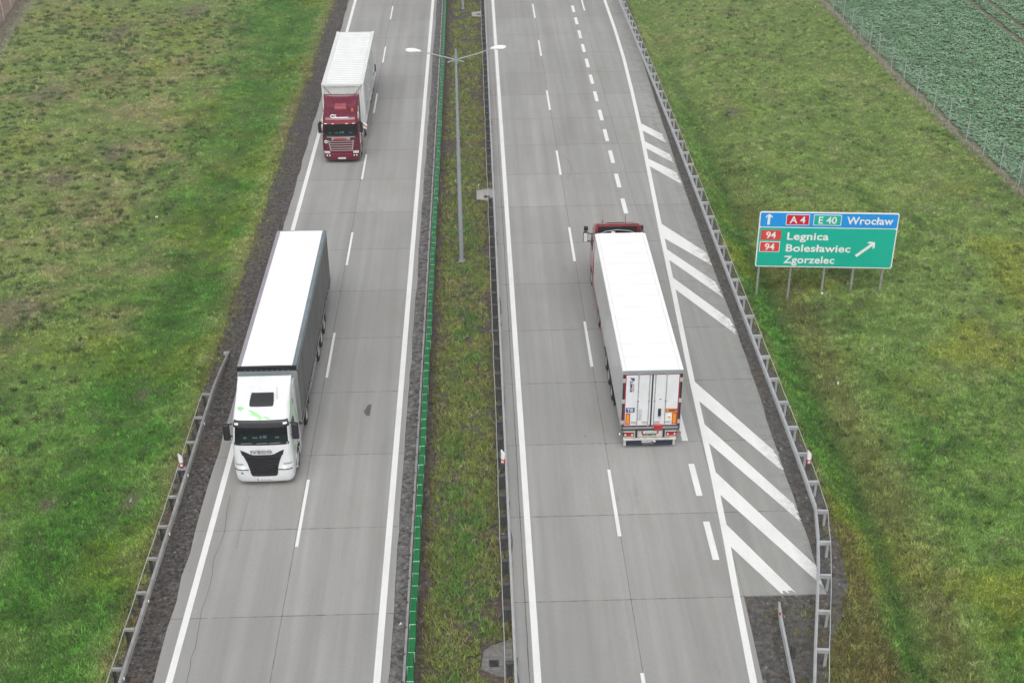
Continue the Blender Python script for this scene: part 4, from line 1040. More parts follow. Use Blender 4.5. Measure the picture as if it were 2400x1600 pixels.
for sx in (-1, 1):
    dw = A.side(sx, [(0.55, 2.08), (1.50, 2.08), (1.50, 2.55), (1.35, 2.72), (0.78, 2.72)], 0.012, M['black'], 'door_window', cab)
    A.side(sx, [(0.62, 2.13), (1.44, 2.13), (1.44, 2.52), (1.32, 2.67), (0.80, 2.67)], 0.018, gloss, 'door_glass', dw)
    A.side(sx, [(0.62, 1.20), (0.645, 1.20), (0.645, 2.0), (0.62, 2.0)], 0.008, M['grey'], 'door_seam', cab)
    A.side(sx, [(1.55, 1.20), (1.575, 1.20), (1.575, 2.7), (1.55, 2.7)], 0.008, M['grey'], 'door_seam', cab)
    A.side(sx, [(1.30, 1.75), (1.46, 1.75), (1.46, 1.80), (1.30, 1.80)], 0.02, M['black'], 'door_handle', cab)
    A.side(sx, [(1.75, 3.0), (1.95, 3.0), (1.98, 3.2), (1.80, 3.25)], 0.012, M['grey'], 'side_vent', cab)
    # air deflector fin behind the cab
    MB().box(sx*1.16-0.02, sx*1.16+0.02, 2.3, 2.75, 1.1, 3.72).build('side_fairing', M['white'], cab, bevel=0.015)
    mirror(cab, sx, sx*1.42, 0.36, 2.62, M['black'], M['black'], 0.14, 0.38, 0, (sx*1.2, 0.55))
    st = MB().box(sx*1.22-0.06, sx*1.22+0.06, 0.93, 1.0, 0.32, 1.08); st.box(min(sx*0.7, sx*1.24), max(sx*0.7, sx*1.24), 2.02, 2.62, 0.30, 1.12); st.build('step_panel', M['white'], tw, bevel=0.03)
    MB().tube([(sx*1.20, 1.5+0.62*math.cos(a), 0.5+0.62*math.sin(a)) for a in np.linspace(0.0, PI, 12)], 0.06, 6).build('wheel_arch', M['black'], cab)
MB().tube([(0.62, 1.35, 3.5), (0.66, 1.5, 4.05)], 0.008, 5).build('aerial', M['black'], cab)
interior(cab, 1.06, 0.12, 1.75, 2.2, 2.80, 2.24)
chassis(tw, 0.7, 6.2)
for sx in (-1, 1):
    wheel(tw, sx*1.22, 1.5, side=sx); wheel(tw, sx*1.23, 4.85, side=sx, dual=True)
    MB().tube([(sx*0.95, 4.85+0.60*math.cos(a), 0.55+0.60*math.sin(a)) for a in np.linspace(0.2, PI-0.2, 12)], 0.05, 6).build('mudguard', M['dark'], tw)
    tk = MB().cbox((sx*0.95, 3.35, 0.68), (0.5, 1.3, 0.55)).build('fuel_tank', M['silver'], tw, bevel=0.08, seg=3)
# curtain trailer, rear part of the same rig; local y from 3.23 to 16.86
YA, YB = 3.23, 16.88; xc = -0.018
tr = MB().box(xc-1.255, xc+1.255, YA+0.05, YB-0.03, 1.12, 3.93).build('trailer', M['dark'], tw)
MB().grid([[(xc-1.09+2.18*k/6, y, 4.0 + 0.012*math.sin(k/6*PI) + random.uniform(-.003, .003)) for k in range(7)] for y in np.linspace(YA+0.09, YB-0.06, 24)]).build('roof', M['trailer_white'], tr, smooth=True)
for sx, mt in ((-1, M['cantrail_side']), (1, M['cantrail'])):
    MB().box(xc+min(sx*1.09, sx*1.275), xc+max(sx*1.09, sx*1.275), YA, YB, 3.80, 4.004).build('roof_rail', mt, tr, bevel=0.02)
    MB().box(xc+sx*1.278-0.006, xc+sx*1.278+0.006, YA+0.04, YB-0.04, 3.80, 3.83).build('rail_lip', M['steel'], tr)
    g = [[(xc+sx*(1.268 + 0.010*math.sin(y*5.0)+random.uniform(-.004, .004)), y, z) for z in np.linspace(1.17, 3.80, 9)] for y in np.linspace(YA+0.09, YB-0.09, 70)]
    if sx < 0: g = g[::-1]
    MB().grid(g).build('curtain', M['curtain'], tr, smooth=True)
    MB().box(xc+sx*1.262-0.03, xc+sx*1.262+0.03, YA, YB, 1.02, 1.17).build('side_rail', M['dark'], tr)
    MB().box(xc+sx*1.295-0.006, xc+sx*1.295+0.006, YA+0.05, YB-0.05, 1.09, 1.15).build('lower_strip', M['steel'], tr)
    bk = MB()
    for y in np.arange(YA+0.6, YB-0.3, 0.62): bk.box(xc+sx*1.275-0.012, xc+sx*1.275+0.012, y, y+0.06, 0.92, 1.30)
    bk.build('strap_buckles', M['black'], tr)
    MB().box(xc+sx*1.20-0.03, xc+sx*1.20+0.03, YA+3.3, YA+6.3, 0.55, 0.72).build('side_guard', M['steel'], tr); MB().box(xc+sx*1.20-0.03, xc+sx*1.20+0.03, YA+3.3, YA+6.3, 0.82, 0.94).build('side_guard', M['steel'], tr)
    MB().box(xc+sx*1.18-0.04, xc+sx*1.18+0.04, YA+2.7, YA+2.8, 0.35, 1.02).build('landing_leg', M['dark'], tr)
    for y in (10.45, 11.8, 13.15): wheel(tr, xc+sx*1.24, y, side=sx, w=0.38)
    MB().box(xc+sx*1.05-0.18, xc+sx*1.05+0.18, 13.95, 13.98, 0.2, 0.95).build('mud_flap', M['black'], tr)
MB().box(xc-1.27, xc+1.27, YA-0.02, YA+0.09, 3.80, 4.01).build('front_header', M['black'], tr, bevel=0.015)
tick = MB()
for k in range(9): tick.cbox((xc-0.92+0.23*k, YA-0.028, 3.85), (0.02, 0.012, 0.05))
tick.build('header_clips', M['steel'], tr)
MB().box(xc-1.24, xc+1.24, YA+0.0, YA+0.06, 1.15, 3.80).build('front_wall', M['grey'], tr)
for sx in (-1, 1): MB().box(xc+sx*1.25-0.03, xc+sx*1.25+0.03, YA-0.01, YA+0.07, 1.1, 3.73).build('corner_post', M['steel_old'], tr)
MB().box(xc-1.27, xc+1.27, YB-0.06, YB+0.02, 3.78, 4.012).build('rear_header', M['cantrail'], tr, bevel=0.01)
MB().box(xc-1.24, xc+1.24, YB-0.03, YB+0.01, 1.15, 3.78).build('rear_door', M['grey'], tr)
MB().box(xc-1.2, xc+1.2, YB-0.08, YB, 0.5, 0.64).build('rear_bumper', M['steel_old'], tr)
chassis(tr, YA+0.6, YB-0.3, 1.1)

# ---- wine red lorry carrying the white container (far left) ----
tm_ = empty('articulated_truck', (-8.98, 79.70, 0), 0.0, 'wine red truck with silver grille carrying a white corrugated container', 'truck')
B = Shell(fy=[(0.26, 0.06), (0.40, 0.0), (0.9, 0.0), (1.6, 0.03), (1.96, 0.08), (2.72, 0.30), (2.80, 0.33), (2.92, 0.36), (3.0, 0.42), (3.10, 0.55), (3.32, 1.00), (3.46, 1.36), (3.50, 1.42), (3.72, 1.75), (3.95, 2.22)],
          hw=[(0.26, 1.12), (0.42, 1.21), (1.2, 1.24), (1.96, 1.19), (2.75, 1.15), (3.5, 1.12), (4.02, 1.13)],
          r=[(0.26, 0.26), (1.0, 0.24), (1.96, 0.18), (3.0, 0.2), (3.3, 0.28), (3.6, 0.24), (4.0, 0.12)], bow=0.05, rear=2.30, zmin_full=1.06, ybump=0.95)
zsB = [0.26, 0.32, 0.40, 0.9, 1.04, 1.08, 1.6, 1.96, 2.2, 2.45, 2.66, 2.72, 2.80, 2.86, 2.92, 2.96, 3.0, 3.10, 3.2, 3.32, 3.40, 3.46, 3.48, 3.50, 3.60, 3.72, 3.84, 3.95]
cb = B.build(zsB, (1.96, 2.66), M['red_cab'], 'cab', tm_, dip=0.14)
B.patch(rows_lin(1.93, 2.68, -1.07, 1.07, -1.03, 1.03, 8), 0.006, M['glass'], 'windscreen', cb)
B.patch(rows_lin(1.90, 1.97, -1.10, 1.10, -1.10, 1.10, 2), 0.010, M['black'], 'wiper_panel', cb)
B.patch([(2.66, -1.10, 1.10), (2.70, -1.10, 1.10), (2.78, -1.11, 1.11), (2.86, -1.11, 1.11)], 0.03, pm('visor_red', (0.22, 0.010, 0.022), 0.3, coat=0.4), 'visor', cb, n=22)
for sx in (-0.95, -0.48, 0.42, 0.88): B.patch(rows_lin(2.67, 2.71, sx-0.08, sx+0.08, sx-0.08, sx+0.08, 1), 0.045, M['lens_clear'], 'marker_lamp', cb, n=3)
top = B.patch([(1.72, -0.62, 0.62), (1.77, -0.80, 0.80), (1.82, -0.90, 0.90), (1.87, -0.93, 0.93)], 0.012, M['silver'], 'grille_header', cb, n=18)
B.patch(rows_lin(1.66, 1.73, -0.62, 0.60, -0.62, 0.62, 2), 0.010, M['silver'], 'grille_header', cb)
for sx in (-1, 1): B.patch([(1.72, sx*0.72-0.12, sx*0.72+0.10), (1.78, sx*0.76-0.16, sx*0.76+0.18), (1.82, sx*0.80-0.16, sx*0.80+0.16)], 0.02, M['black'], 'air_inlet', cb, n=5)
text('lettering', 'SCANIA', 0.165, M['red'], cb, (-0.03, -0.03, 1.695), rot=(R(92), 0, 0), bold=0.008, ext=0.02, sx=1.35, space=1.1)
g2 = B.patch([(0.93, -0.72, 0.72), (1.2, -0.76, 0.76), (1.64, -0.82, 0.82)], 0.008, M['black'], 'grille', cb, n=18)
for sx in (-1, 1):
    B.patch([(0.93, sx*0.70-0.035, sx*0.70+0.035), (1.2, sx*0.745-0.035, sx*0.745+0.035), (1.64, sx*0.81-0.035, sx*0.81+0.035)], 0.03, M['silver'], 'grille_frame', g2, n=2)
for i, z in enumerate((0.945, 1.09, 1.25, 1.41, 1.57)):
    w = 0.70 + (z-0.93)*0.155
    B.patch(rows_lin(z-0.020, z+0.022, -w, w, -w, w, 2), 0.034, M['silver'], 'grille_bar', g2)
    if i: B.patch(rows_lin(z-0.065, z-0.028, -w+.06, w-.06, -w+.06, w-.06, 1), 0.022, M['red_dark'], 'grille_bar_shade', g2)
for sx in (-1, 1):
    hl = B.patch(rows_lin(0.74, 0.90, sx*0.93-0.17, sx*0.93+0.17, sx*0.95-0.20, sx*0.95+0.17, 4), 0.012, M['lens_clear'], 'headlight', cb, n=8)
    for k in (-1, 0, 1): B.patch(rows_lin(0.77, 0.84, sx*0.93+k*0.10-0.03, sx*0.93+k*0.10+0.03, sx*0.93+k*0.10-0.03, sx*0.93+k*0.10+0.03, 2), 0.022, M['steel_old'], 'reflector_bowl', hl, n=3)
    for k in (0, 1):
        c = B.F(sx*(0.80+k*0.17), 0.60, 0.012)
        MB().tube([(c[0], c[1]+0.02, c[2]), (c[0], c[1]-0.012, c[2])], 0.05, 14).build('fog_lamp', M['lens_clear'], cb)
    mr_ = mirror(cb, sx, sx*1.36, 0.40, 2.38, M['black'], M['black'], 0.11, 0.34, 0, (sx*1.16, 0.5))
    MB().cbox((sx*1.28, 0.30, 2.78), (0.2, 0.18, 0.16)).build('wide_mirror', M['black'], mr_, bevel=0.03)
    dw = B.side(sx, [(0.55, 1.95), (1.50, 1.90), (1.50, 2.45), (1.35, 2.60), (0.75, 2.60)], 0.012, M['black'], 'door_window', cb)
    B.side(sx, [(0.62, 2.0), (1.44, 1.97), (1.44, 2.42), (1.32, 2.55), (0.78, 2.55)], 0.018, gloss, 'door_glass', dw)
    B.side(sx, [(0.75, 2.85), (1.15, 2.75), (1.25, 3.15), (0.95, 3.25)], 0.012, M['sign_white'], 'white_decal', cb)
    B.side(sx, [(1.30, 2.75), (1.52, 2.75), (1.75, 3.35), (1.58, 3.45)], 0.012, M['sign_white'], 'white_decal', cb)
    B.side(sx, [(0.55, 1.25), (0.72, 1.25), (1.25, 1.75), (1.05, 1.78)], 0.012, M['sign_white'], 'white_decal', cb)
    B.side(sx, [(1.80, 1.2), (1.825, 1.2), (1.825, 3.2), (1.80, 3.2)], 0.008, M['black'], 'door_seam', cb)
    MB().box(sx*1.15-0.02, sx*1.15+0.02, 2.2, 2.65, 1.1, 3.95).build('side_fairing', M['red_cab'], cb, bevel=0.015)
    st = MB().box(min(sx*0.7, sx*1.22), max(sx*0.7, sx*1.22), 2.0, 2.55, 0.30, 1.1); st.build('step_panel', M['red_cab'], tm_, bevel=0.03)
    wheel(tm_, sx*1.20, 1.45, side=sx); wheel(tm_, sx*1.23, 5.1, side=sx, dual=True)
    MB().cbox((sx*0.95, 3.45, 0.68), (0.5, 1.2, 0.55)).build('fuel_tank', M['silver'], tm_, bevel=0.08, seg=3)
# roof equipment: air conditioner box, bars, beacon, logo
ac = MB(); ac.add([(-0.43, 1.06, 3.34), (0.43, 1.06, 3.34), (0.40, 1.52, 3.52), (-0.40, 1.52, 3.52), (-0.41, 1.10, 3.50), (0.41, 1.10, 3.50), (0.37, 1.50, 3.68), (-0.37, 1.50, 3.68)],
       [(3, 2, 1, 0), (4, 5, 6, 7), (0, 1, 5, 4), (1, 2, 6, 5), (2, 3, 7, 6), (3, 0, 4, 7)])
acp = pm('faded_red_plastic', (0.28, 0.055, 0.065), 0.5, var=0.06)
acb = ac.build('roof_unit', acp, cb, bevel=0.05, seg=3)
MB().cbox((0, 1.40, 3.655), (0.12, 0.06, 0.03)).build('roof_unit_handle', M['red_dark'], acb, bevel=0.008)
for sx in (-0.62, -0.53, 0.52, 0.64): B.patch(rows_lin(3.22, 3.44, sx-0.014, sx+0.014, sx-0.014, sx+0.014, 3), 0.012, M['black'], 'roof_bar', cb, n=1)
c = B.F(0.78, 3.30, 0.0); MB().lathe_x((0, 0, 0), [(0.001, 0.0), (0.1, 0.0)]) ; MB().tube([(c[0], c[1], c[2]-0.02), (c[0], c[1], c[2]+0.12), (c[0], c[1], c[2]+0.19)], [0.085, 0.08, 0.045], 12).build('beacon', M['orange'], cb, smooth=True)
B.patch(rows_lin(3.025, 3.055, -0.45, 0.52, -0.45, 0.55, 1), 0.010, M['sign_white'], 'roof_lettering_bar', cb, n=10)
lg = MB(); cen = (-0.50, 3.10)
ar = [(cen[0]+0.13*math.cos(a), cen[1]+0.075*math.sin(a)) for a in np.linspace(0.5, 2*PI-0.6, 16)]
lg.grid([[B.F(x, z, 0.012), B.F(cen[0]+(x-cen[0])*0.68, cen[1]+(z-cen[1])*0.60, 0.012)] for x, z in ar])
sr_ = [(-0.30+0.07*math.cos(a), 3.12+0.035*math.sin(a)) for a in np.linspace(0.3, PI*1.4, 8)] + [(-0.32+0.07*math.cos(a), 3.07+0.03*math.sin(a)) for a in np.linspace(PI*0.4, -PI*0.8, 8)]
lg.grid([[B.F(x-0.012, z+0.012, 0.014), B.F(x+0.012, z-0.012, 0.014)] for x, z in sr_])
lg.build('roof_logo', M['sign_white'], cb)
B.patch(rows_lin(0.33, 0.46, -0.27, 0.24, -0.27, 0.24, 2), 0.015, M['plate'], 'number_plate', cb, n=8)
c = B.F(-0.98, 1.55, 0.012); sk = MB().tube([(c[0], c[1]+0.02, c[2]), (c[0], c[1]-0.01, c[2])], 0.11, 16).build('round_sticker', M['sign_white'], cb)
MB().tube([(c[0], c[1]+0.0, c[2]), (c[0], c[1]-0.014, c[2])], 0.07, 12).build('sticker_centre', pm('teal_sticker', (0.10, 0.42, 0.33), 0.5), sk)
B.patch(rows_lin(0.52, 0.56, -0.6, 0.6, -0.6, 0.6, 1), 0.012, M['red_dark'], 'bumper_slot', cb); B.patch(rows_lin(0.66, 0.72, -0.66, 0.66, -0.66, 0.66, 1), 0.012, M['red_dark'], 'bumper_slot', cb)
interior(cb, 1.02, 0.10, 1.7, 1.96, 2.66, 2.0)
# oversize marker board on its bracket beside the mirror
bd = MB().cbox((1.56, 0.62, 2.40), (0.34, 0.02, 0.42)).build('marker_board', M['sign_white'], tm_)
st = MB()
for k in (-1, 0, 1): 
    o = 0.17*k; st.add([(1.39, 0.606, 2.52+o), (1.39, 0.606, 2.61+o), (1.73, 0.606, 2.33+o), (1.73, 0.606, 2.24+o)] if k == 0 else ([(1.39, 0.606, 2.33), (1.39, 0.606, 2.24), (1.46, 0.606, 2.19), (1.56, 0.606, 2.19)] if k < 0 else [(1.62, 0.606, 2.61), (1.73, 0.606, 2.61), (1.73, 0.606, 2.52), (1.62, 0.606, 2.605)]), [(0, 1, 2, 3)])
st.build('board_stripe', M['red'], bd); MB().tube([(1.15, 0.66, 2.3), (1.5, 0.64, 2.3)], 0.02, 6).build('board_arm', M['black'], bd)
chassis(tm_, 0.7, 6.2)
tc = MB(); YC = 4.14
for sx in (-0.5, 0.5): tc.box(sx-0.07-0.083, sx+0.07-0.083, YC+0.1, YC+12.0, 0.80, 1.06)
for y in np.linspace(YC+0.1, YC+11.8, 8): tc.box(-1.28, 1.12, y, y+0.16, 0.92, 1.08)
tcf = tc.build('trailer', M['dark'], tm_)
for sx in (-1, 1):
    for y in (YC+7.6, YC+8.95, YC+10.3): wheel(tcf, -0.083+sx*1.24, y, side=sx, w=0.38)
bx = MB().cbox((1.47, YC+9.2, 2.15), (0.10, 0.02, 0.55)).build('side_marker', M['black'], tcf); MB().tube([(1.1, YC+9.22, 1.0), (1.42, YC+9.22, 1.9)], 0.02, 6).build('marker_arm', M['black'], tcf)
MB().box(-1.25, 1.1, YC+11.9, YC+12.0, 0.5, 0.64).build('rear_bumper', M['steel_old'], tcf)

# the container itself rests on the trailer: a thing of its own
ct = empty('container', (-9.063, 83.84, 0), 0.0, 'white corrugated container module standing on the red truck trailer', 'container')
CW, CL, Z0, Z1 = 1.415, 12.04, 1.10, 4.06
rows = []; per = 0.30; amp = 0.032
ysr = []; y = 0.30
while y < CL-0.30: ysr += [(y, 0), (y+0.10, 0), (y+0.14, 1), (y+0.25, 1), (y+0.30, 0)]; y += per*1.33
ys2 = sorted(set([(a, b) for a, b in ysr if a < CL-0.15]))
MB().grid([[(x, a, Z1-0.045+(amp if b else 0)) for x in np.linspace(-CW+0.24, CW-0.24, 5)] for a, b in ys2]).build('roof', M['box_white'], ct)
fr = MB(); fr.box(-CW, -CW+0.25, 0, CL, Z1-0.20, Z1); fr.box(CW-0.25, CW, 0, CL, Z1-0.20, Z1); fr.box(-CW+0.25, CW-0.25, 0, 0.31, Z1-0.18, Z1-0.012); fr.box(-CW+0.25, CW-0.25, CL-0.31, CL, Z1-0.18, Z1-0.012)
fr.box(-CW, -CW+0.16, 0, 0.16, Z0, Z1-0.20); fr.box(CW-0.16, CW, 0, 0.16, Z0, Z1-0.20); fr.box(-CW, -CW+0.16, CL-0.16, CL, Z0, Z1-0.20); fr.box(CW-0.16, CW, CL-0.16, CL, Z0, Z1-0.20)
fr.box(-CW, -CW+0.12, 0.16, CL-0.16, Z0, Z0+0.17); fr.box(CW-0.12, CW+0.01, 0.16, CL-0.16, Z0, Z0+0.17); fr.box(-CW+0.16, CW-0.16, 0.0, 0.12, Z0, Z0+0.17); fr.box(-CW+0.16, CW-0.16, CL-0.12, CL, Z0, Z0+0.17)
fr.build('frame', M['box_white'], ct, bevel=0.012)
def corr(n, f): 
    out = []
    for k in range(n): out += [f((k+0.0)/n, 0), f((k+0.38)/n, 0), f((k+0.5)/n, 1), f((k+0.88)/n, 1)]
    return out + [f(1.0, 0)]
MB().grid(corr(13, lambda t, b: [(-CW+0.16+t*(2*CW-0.32), 0.05+(0.035 if b else 0), Z0+0.17), (-CW+0.16+t*(2*CW-0.32), 0.05+(0.035 if b else 0), Z1-0.18)])).build('end_wall', M['box_white'], ct)
MB().box(-CW+0.16, CW-0.16, CL-0.06, CL-0.03, Z0+0.17, Z1-0.18).build('end_wall', M['box_white'], ct)
for sx in (-1, 1):
    g = corr(40, lambda t, b: [(sx*(CW-0.03-(0.03 if b else 0)), 0.16+t*(CL-0.32), Z0+0.17), (sx*(CW-0.03-(0.03 if b else 0)), 0.16+t*(CL-0.32), Z1-0.20)])
    MB().grid(g[::-1] if sx > 0 else g).build('side_wall', M['box_white'], ct)
    for (ya, yb) in ((1.5, 4.6), (5.8, 8.6)):
        d = MB().box(min(sx*(CW-0.02), sx*(CW+0.012)), max(sx*(CW-0.02), sx*(CW+0.012)), ya, yb, Z0+0.25, Z1-0.32).build('side_door', M['box_white'], ct, bevel=0.008)
        for yy2 in (ya, (ya+yb)/2, yb): MB().box(sx*(CW+0.012)-0.005, sx*(CW+0.012)+0.005, yy2-0.012, yy2+0.012, Z0+0.3, Z1-0.36).build('door_seam', M['grey'], d)
        for yy2 in (ya+0.5, yb-0.5):
            MB().tube([(sx*(CW+0.04), yy2, Z0+0.2), (sx*(CW+0.04), yy2, Z1-0.3)], 0.02, 6).build('lock_rod', M['steel'], d)
            MB().cbox((sx*(CW+0.05), yy2, 2.3), (0.04, 0.3, 0.05)).build('lock_handle', M['sign_white'], d)
    for yc in (0.09, CL-0.09):
        for zc in (Z0+0.06, Z1-0.03): MB().cbox((sx*(CW-0.08), yc, zc), (0.178, 0.19, 0.13)).build('corner_casting', M['box_white'], ct, bevel=0.015)
    MB().tube([(sx*(CW-0.10), -0.03, Z1-0.06), (sx*0.55, -0.05, Z1-0.95), (sx*0.2, -0.06, 2.6)], 0.028, 6).build('lashing_strap', M['strap'], ct)

# ---- red lorry with white box trailer, driving away on the right ----
tf = empty('articulated_truck', (7.25, 63.2, 0), PI, 'red truck driving away with a white refrigerated box trailer', 'truck')
C_ = Shell(fy=[(0.28, 0.06), (0.42, 0.0), (1.0, 0.0), (1.9, 0.07), (2.2, 0.11), (2.86, 0.35), (3.0, 0.40), (3.12, 0.52), (3.28, 0.64), (3.42, 0.78), (3.52, 0.98), (3.62, 1.22), (3.70, 1.42), (3.80, 1.72), (3.88, 1.95), (3.95, 2.25)],
           hw=[(0.28, 1.16), (0.45, 1.235), (1.2, 1.25), (2.2, 1.22), (2.9, 1.19), (3.4, 1.15), (3.95, 1.13)],
           r=[(0.28, 0.24), (1.0, 0.26), (2.2, 0.22), (3.0, 0.22), (3.4, 0.26), (3.95, 0.2)], bow=0.06, rear=2.3, zmin_full=1.08, ybump=0.95)
zsC = [0.28, 0.34, 0.42, 0.7, 1.0, 1.06, 1.10, 1.5, 1.9, 2.05, 2.2, 2.42, 2.64, 2.80, 2.86, 2.93, 3.0, 3.06, 3.12, 3.2, 3.28, 3.35, 3.42, 3.47, 3.52, 3.57, 3.62, 3.66, 3.70, 3.75, 3.80, 3.84, 3.88, 3.95]
cc_ = C_.build(zsC, None, M['red_light_cab'], 'cab', tf, dip=0.08)
C_.patch(rows_lin(2.17, 2.82, -1.10, 1.10, -1.06, 1.06, 8), 0.006, gloss, 'windscreen', cc_)
C_.patch([(2.80, -1.14, 1.14), (2.9, -1.14, 1.14), (3.0, -1.11, 1.11)], 0.02, M['black'], 'visor', cc_, n=22)
hp = pm('hatch_grey', (0.38, 0.42, 0.41), 0.4)
hb = C_.patch([(3.50, -0.45, 0.45), (3.54, -0.47, 0.47), (3.60, -0.48, 0.48), (3.66, -0.48, 0.48)], 0.03, hp, 'roof_hatch', cc_)
C_.patch([(3.572, -0.44, 0.44), (3.588, -0.44, 0.44)], 0.036, M['steel_old'], 'hatch_bar', hb)
for sx in (-0.78, 0.72, -0.98): C_.patch(rows_lin(3.45, 3.72, sx-0.012, sx+0.012, sx-0.012, sx+0.012, 3), 0.010, M['red_dark'], 'roof_seam', cc_, n=1)
MB().tube([(-0.55, 0.9, 3.4), (-0.56, 0.92, 3.9)], 0.012, 5).build('aerial', M['black'], cc_); MB().tube([(0.68, 0.9, 3.4), (0.68, 0.9, 3.62)], 0.02, 5).build('aerial', M['black'], cc_)
# flat black sheet put in for the shade inside the deflector; red side cheeks
MB().box(-1.04, 1.04, 2.302, 2.32, 2.4, 3.89).build('deflector_shade', M['black'], cc_)
mb = MB(); mb.tube([(-0.62, 2.40, 3.66), (0.0, 2.42, 3.74), (0.62, 2.40, 3.66)], 0.022, 6); mb.tube([(-1.0, 2.42, 3.50), (-0.62, 2.40, 3.66)], 0.02, 6); mb.tube([(1.0, 2.42, 3.50), (0.62, 2.40, 3.66)], 0.02, 6); mb.build('deflector_brace', M['steel'], cc_)
MB().cbox((0.25, 2.44, 3.60), (0.20, 0.04, 0.10)).build('deflector_plate', M['sign_white'], cc_)
for sx in (-1, 1):
    MB().box(sx*1.16-0.03, sx*1.16+0.03, 2.25, 2.6, 1.1, 3.86).build('side_fairing', M['red_dark'], cc_, bevel=0.015)
    mm = mirror(cc_, sx, sx*1.52, 0.42, 2.42, M['black'], M['black'], 0.12, 0.30, 0, (sx*1.2, 0.55))
    MB().cbox((sx*1.50, 0.40, 2.90), (0.22, 0.2, 0.22)).build('wide_mirror', M['black'], mm, bevel=0.03)
    dw = C_.side(sx, [(0.55, 2.08), (1.50, 2.08), (1.50, 2.55), (1.35, 2.72), (0.78, 2.72)], 0.012, M['black'], 'door_window', cc_)
    st = MB().box(min(sx*0.7, sx*1.24), max(sx*0.7, sx*1.24), 2.0, 2.62, 0.30, 1.12); st.box(min(sx*1.12, sx*1.235), max(sx*1.12, sx*1.235), 2.62, 5.1, 0.35, 1.0); st.build('skirt', M['red_light_cab'], tf, bevel=0.03)
    wheel(tf, sx*1.235, 1.45, side=sx); wheel(tf, sx*1.245, 6.0, side=sx, dual=True)
    MB().tube([(sx*0.98, 6.0+0.60*math.cos(a), 0.55+0.60*math.sin(a)) for a in np.linspace(0.2, PI-0.2, 12)], 0.06, 6).build('mudguard', M['dark'], tf)
    MB().box(sx*1.0-0.22, sx*1.0+0.22, 6.72, 6.75, 0.25, 0.95).build('mud_flap', M['red'], tf)
chassis(tf, 0.7, 6.9)
# trailer: rear face at local y = 62.45-46.226 = 16.224, front at 2.62
YR, YF = 16.974, 3.37; xc = 0.0
tb = MB().box(-1.285, 1.285, YF+0.02, YR-0.05, 1.12, 3.97).build('trailer', M['trailer_white'], tf)
MB().box(-1.30, 1.30, YF, YR-0.04, 1.16, 3.90).build('side_panels', M['side_white'], tb)
MB().grid([[(x, y, 4.0) for x in np.linspace(-1.13, 1.13, 5)] for y in np.linspace(YF+0.10, YR-0.05, 14)]).build('roof', M['trailer_white'], tb)
seam = pm('roof_seam', (0.66, 0.67, 0.67), 0.6)
sm = MB()
for k in range(1, 12): 
    y = YF+0.10+(YR-YF-0.15)*k/12; sm.box(-1.13, 1.13, y-0.012, y+0.012, 3.995, 4.006)
for sx in (-1, 1): sm.box(sx*1.135-0.01, sx*1.135+0.01, YF+0.1, YR-0.05, 3.995, 4.008)
sm.build('roof_seams', seam, tb)
for sx in (-1, 1): MB().box(min(sx*1.145, sx*1.302), max(sx*1.145, sx*1.302), YF, YR-0.04, 3.88, 4.012).build('roof_rail', M['trailer_white'], tb, bevel=0.012)
MB().box(-1.13, 1.13, YF-0.01, YF+0.09, 3.90, 4.008).build('front_rail', M['trailer_white'], tb, bevel=0.01)
for sx in (-1, 1): MB().cbox((sx*1.25, YF+0.02, 3.98), (0.12, 0.10, 0.08)).build('corner_cap', M['post_dark'], tb, bevel=0.015)
MB().box(-0.95, 0.95, YF-0.42, YF-0.01, 2.0, 3.75).build('cooling_unit', M['sign_white'], tb, bevel=0.04)
# big lettering on the side: a weathered dark script seen very obliquely
chassis(tb, YF+0.6, YR-0.3, 1.1)
for sx in (-1, 1):
    for y in (10.2, 11.55, 12.9): wheel(tb, sx*1.27, y, side=sx, w=0.38)
    MB().box(sx*1.05-0.2, sx*1.05+0.2, 13.75, 13.78, 0.2, 0.95).build('mud_flap', M['black'], tb)
    MB().box(sx*1.20-0.03, sx*1.20+0.03, YF+3.6, YF+6.1, 0.55, 0.72).build('side_guard', M['steel'], tb)
    mb = MB()
    MB().tube([(sx*1.29, 10.2-0.62, 0.85), (sx*1.29, 10.2, 1.06), (sx*1.29, 12.9, 1.06), (sx*1.29, 12.9+0.62, 0.85)], 0.04, 6).build('mudguard', M['black'], tb)
# rear face is authored in a frame looking like the photo (x right, z up), turned with the truck
rear = empty('rear_end', (0, YR, 0), PI); rear.parent = tf
rear.name = 'rear_end'
def rb(name, mat, x0, x1, z0, z1, y0, y1, par=None, bevel=0.0):
    o = MB().box(x0, x1, y0, y1, z0, z1).build(name, mat, par or rear, bevel=bevel); return o
rb('door_frame', M['post_dark'], -1.29, 1.29, 1.02, 3.97, 0.0, 0.05)
for k, (z0, z1) in enumerate(((3.86, 3.93), (3.94, 4.0))): rb('top_rail', M['grey'], -1.29, 1.29, z0, z1, -0.04+0.02*k, 0.05)
for sx in (-1, 1):
    rb('corner_strip', M['black'], min(sx*1.20, sx*1.295), max(sx*1.20, sx*1.295), 1.05, 3.86, -0.03, 0.02)
    rb('corner_strip', M['steel_old'], sx*1.285-0.015, sx*1.285+0.015, 1.05, 3.86, -0.04, 0.02)
    rb('door_seal', M['red_dark'], min(sx*1.13, sx*1.20), max(sx*1.13, sx*1.20), 1.20, 3.85, -0.025, 0.02)
    for z in (3.55, 2.50, 1.42): rb('hinge', M['steel'], min(sx*1.16, sx*1.30), max(sx*1.16, sx*1.30), z-0.10, z+0.10, -0.055, 0.0, bevel=0.012)
rb('door_seal', M['red_dark'], -1.16, 1.16, 3.80, 3.855, -0.022, 0.02); rb('door_seal', M['red_dark'], -1.16, 1.16, 1.20, 1.26, -0.022, 0.02)
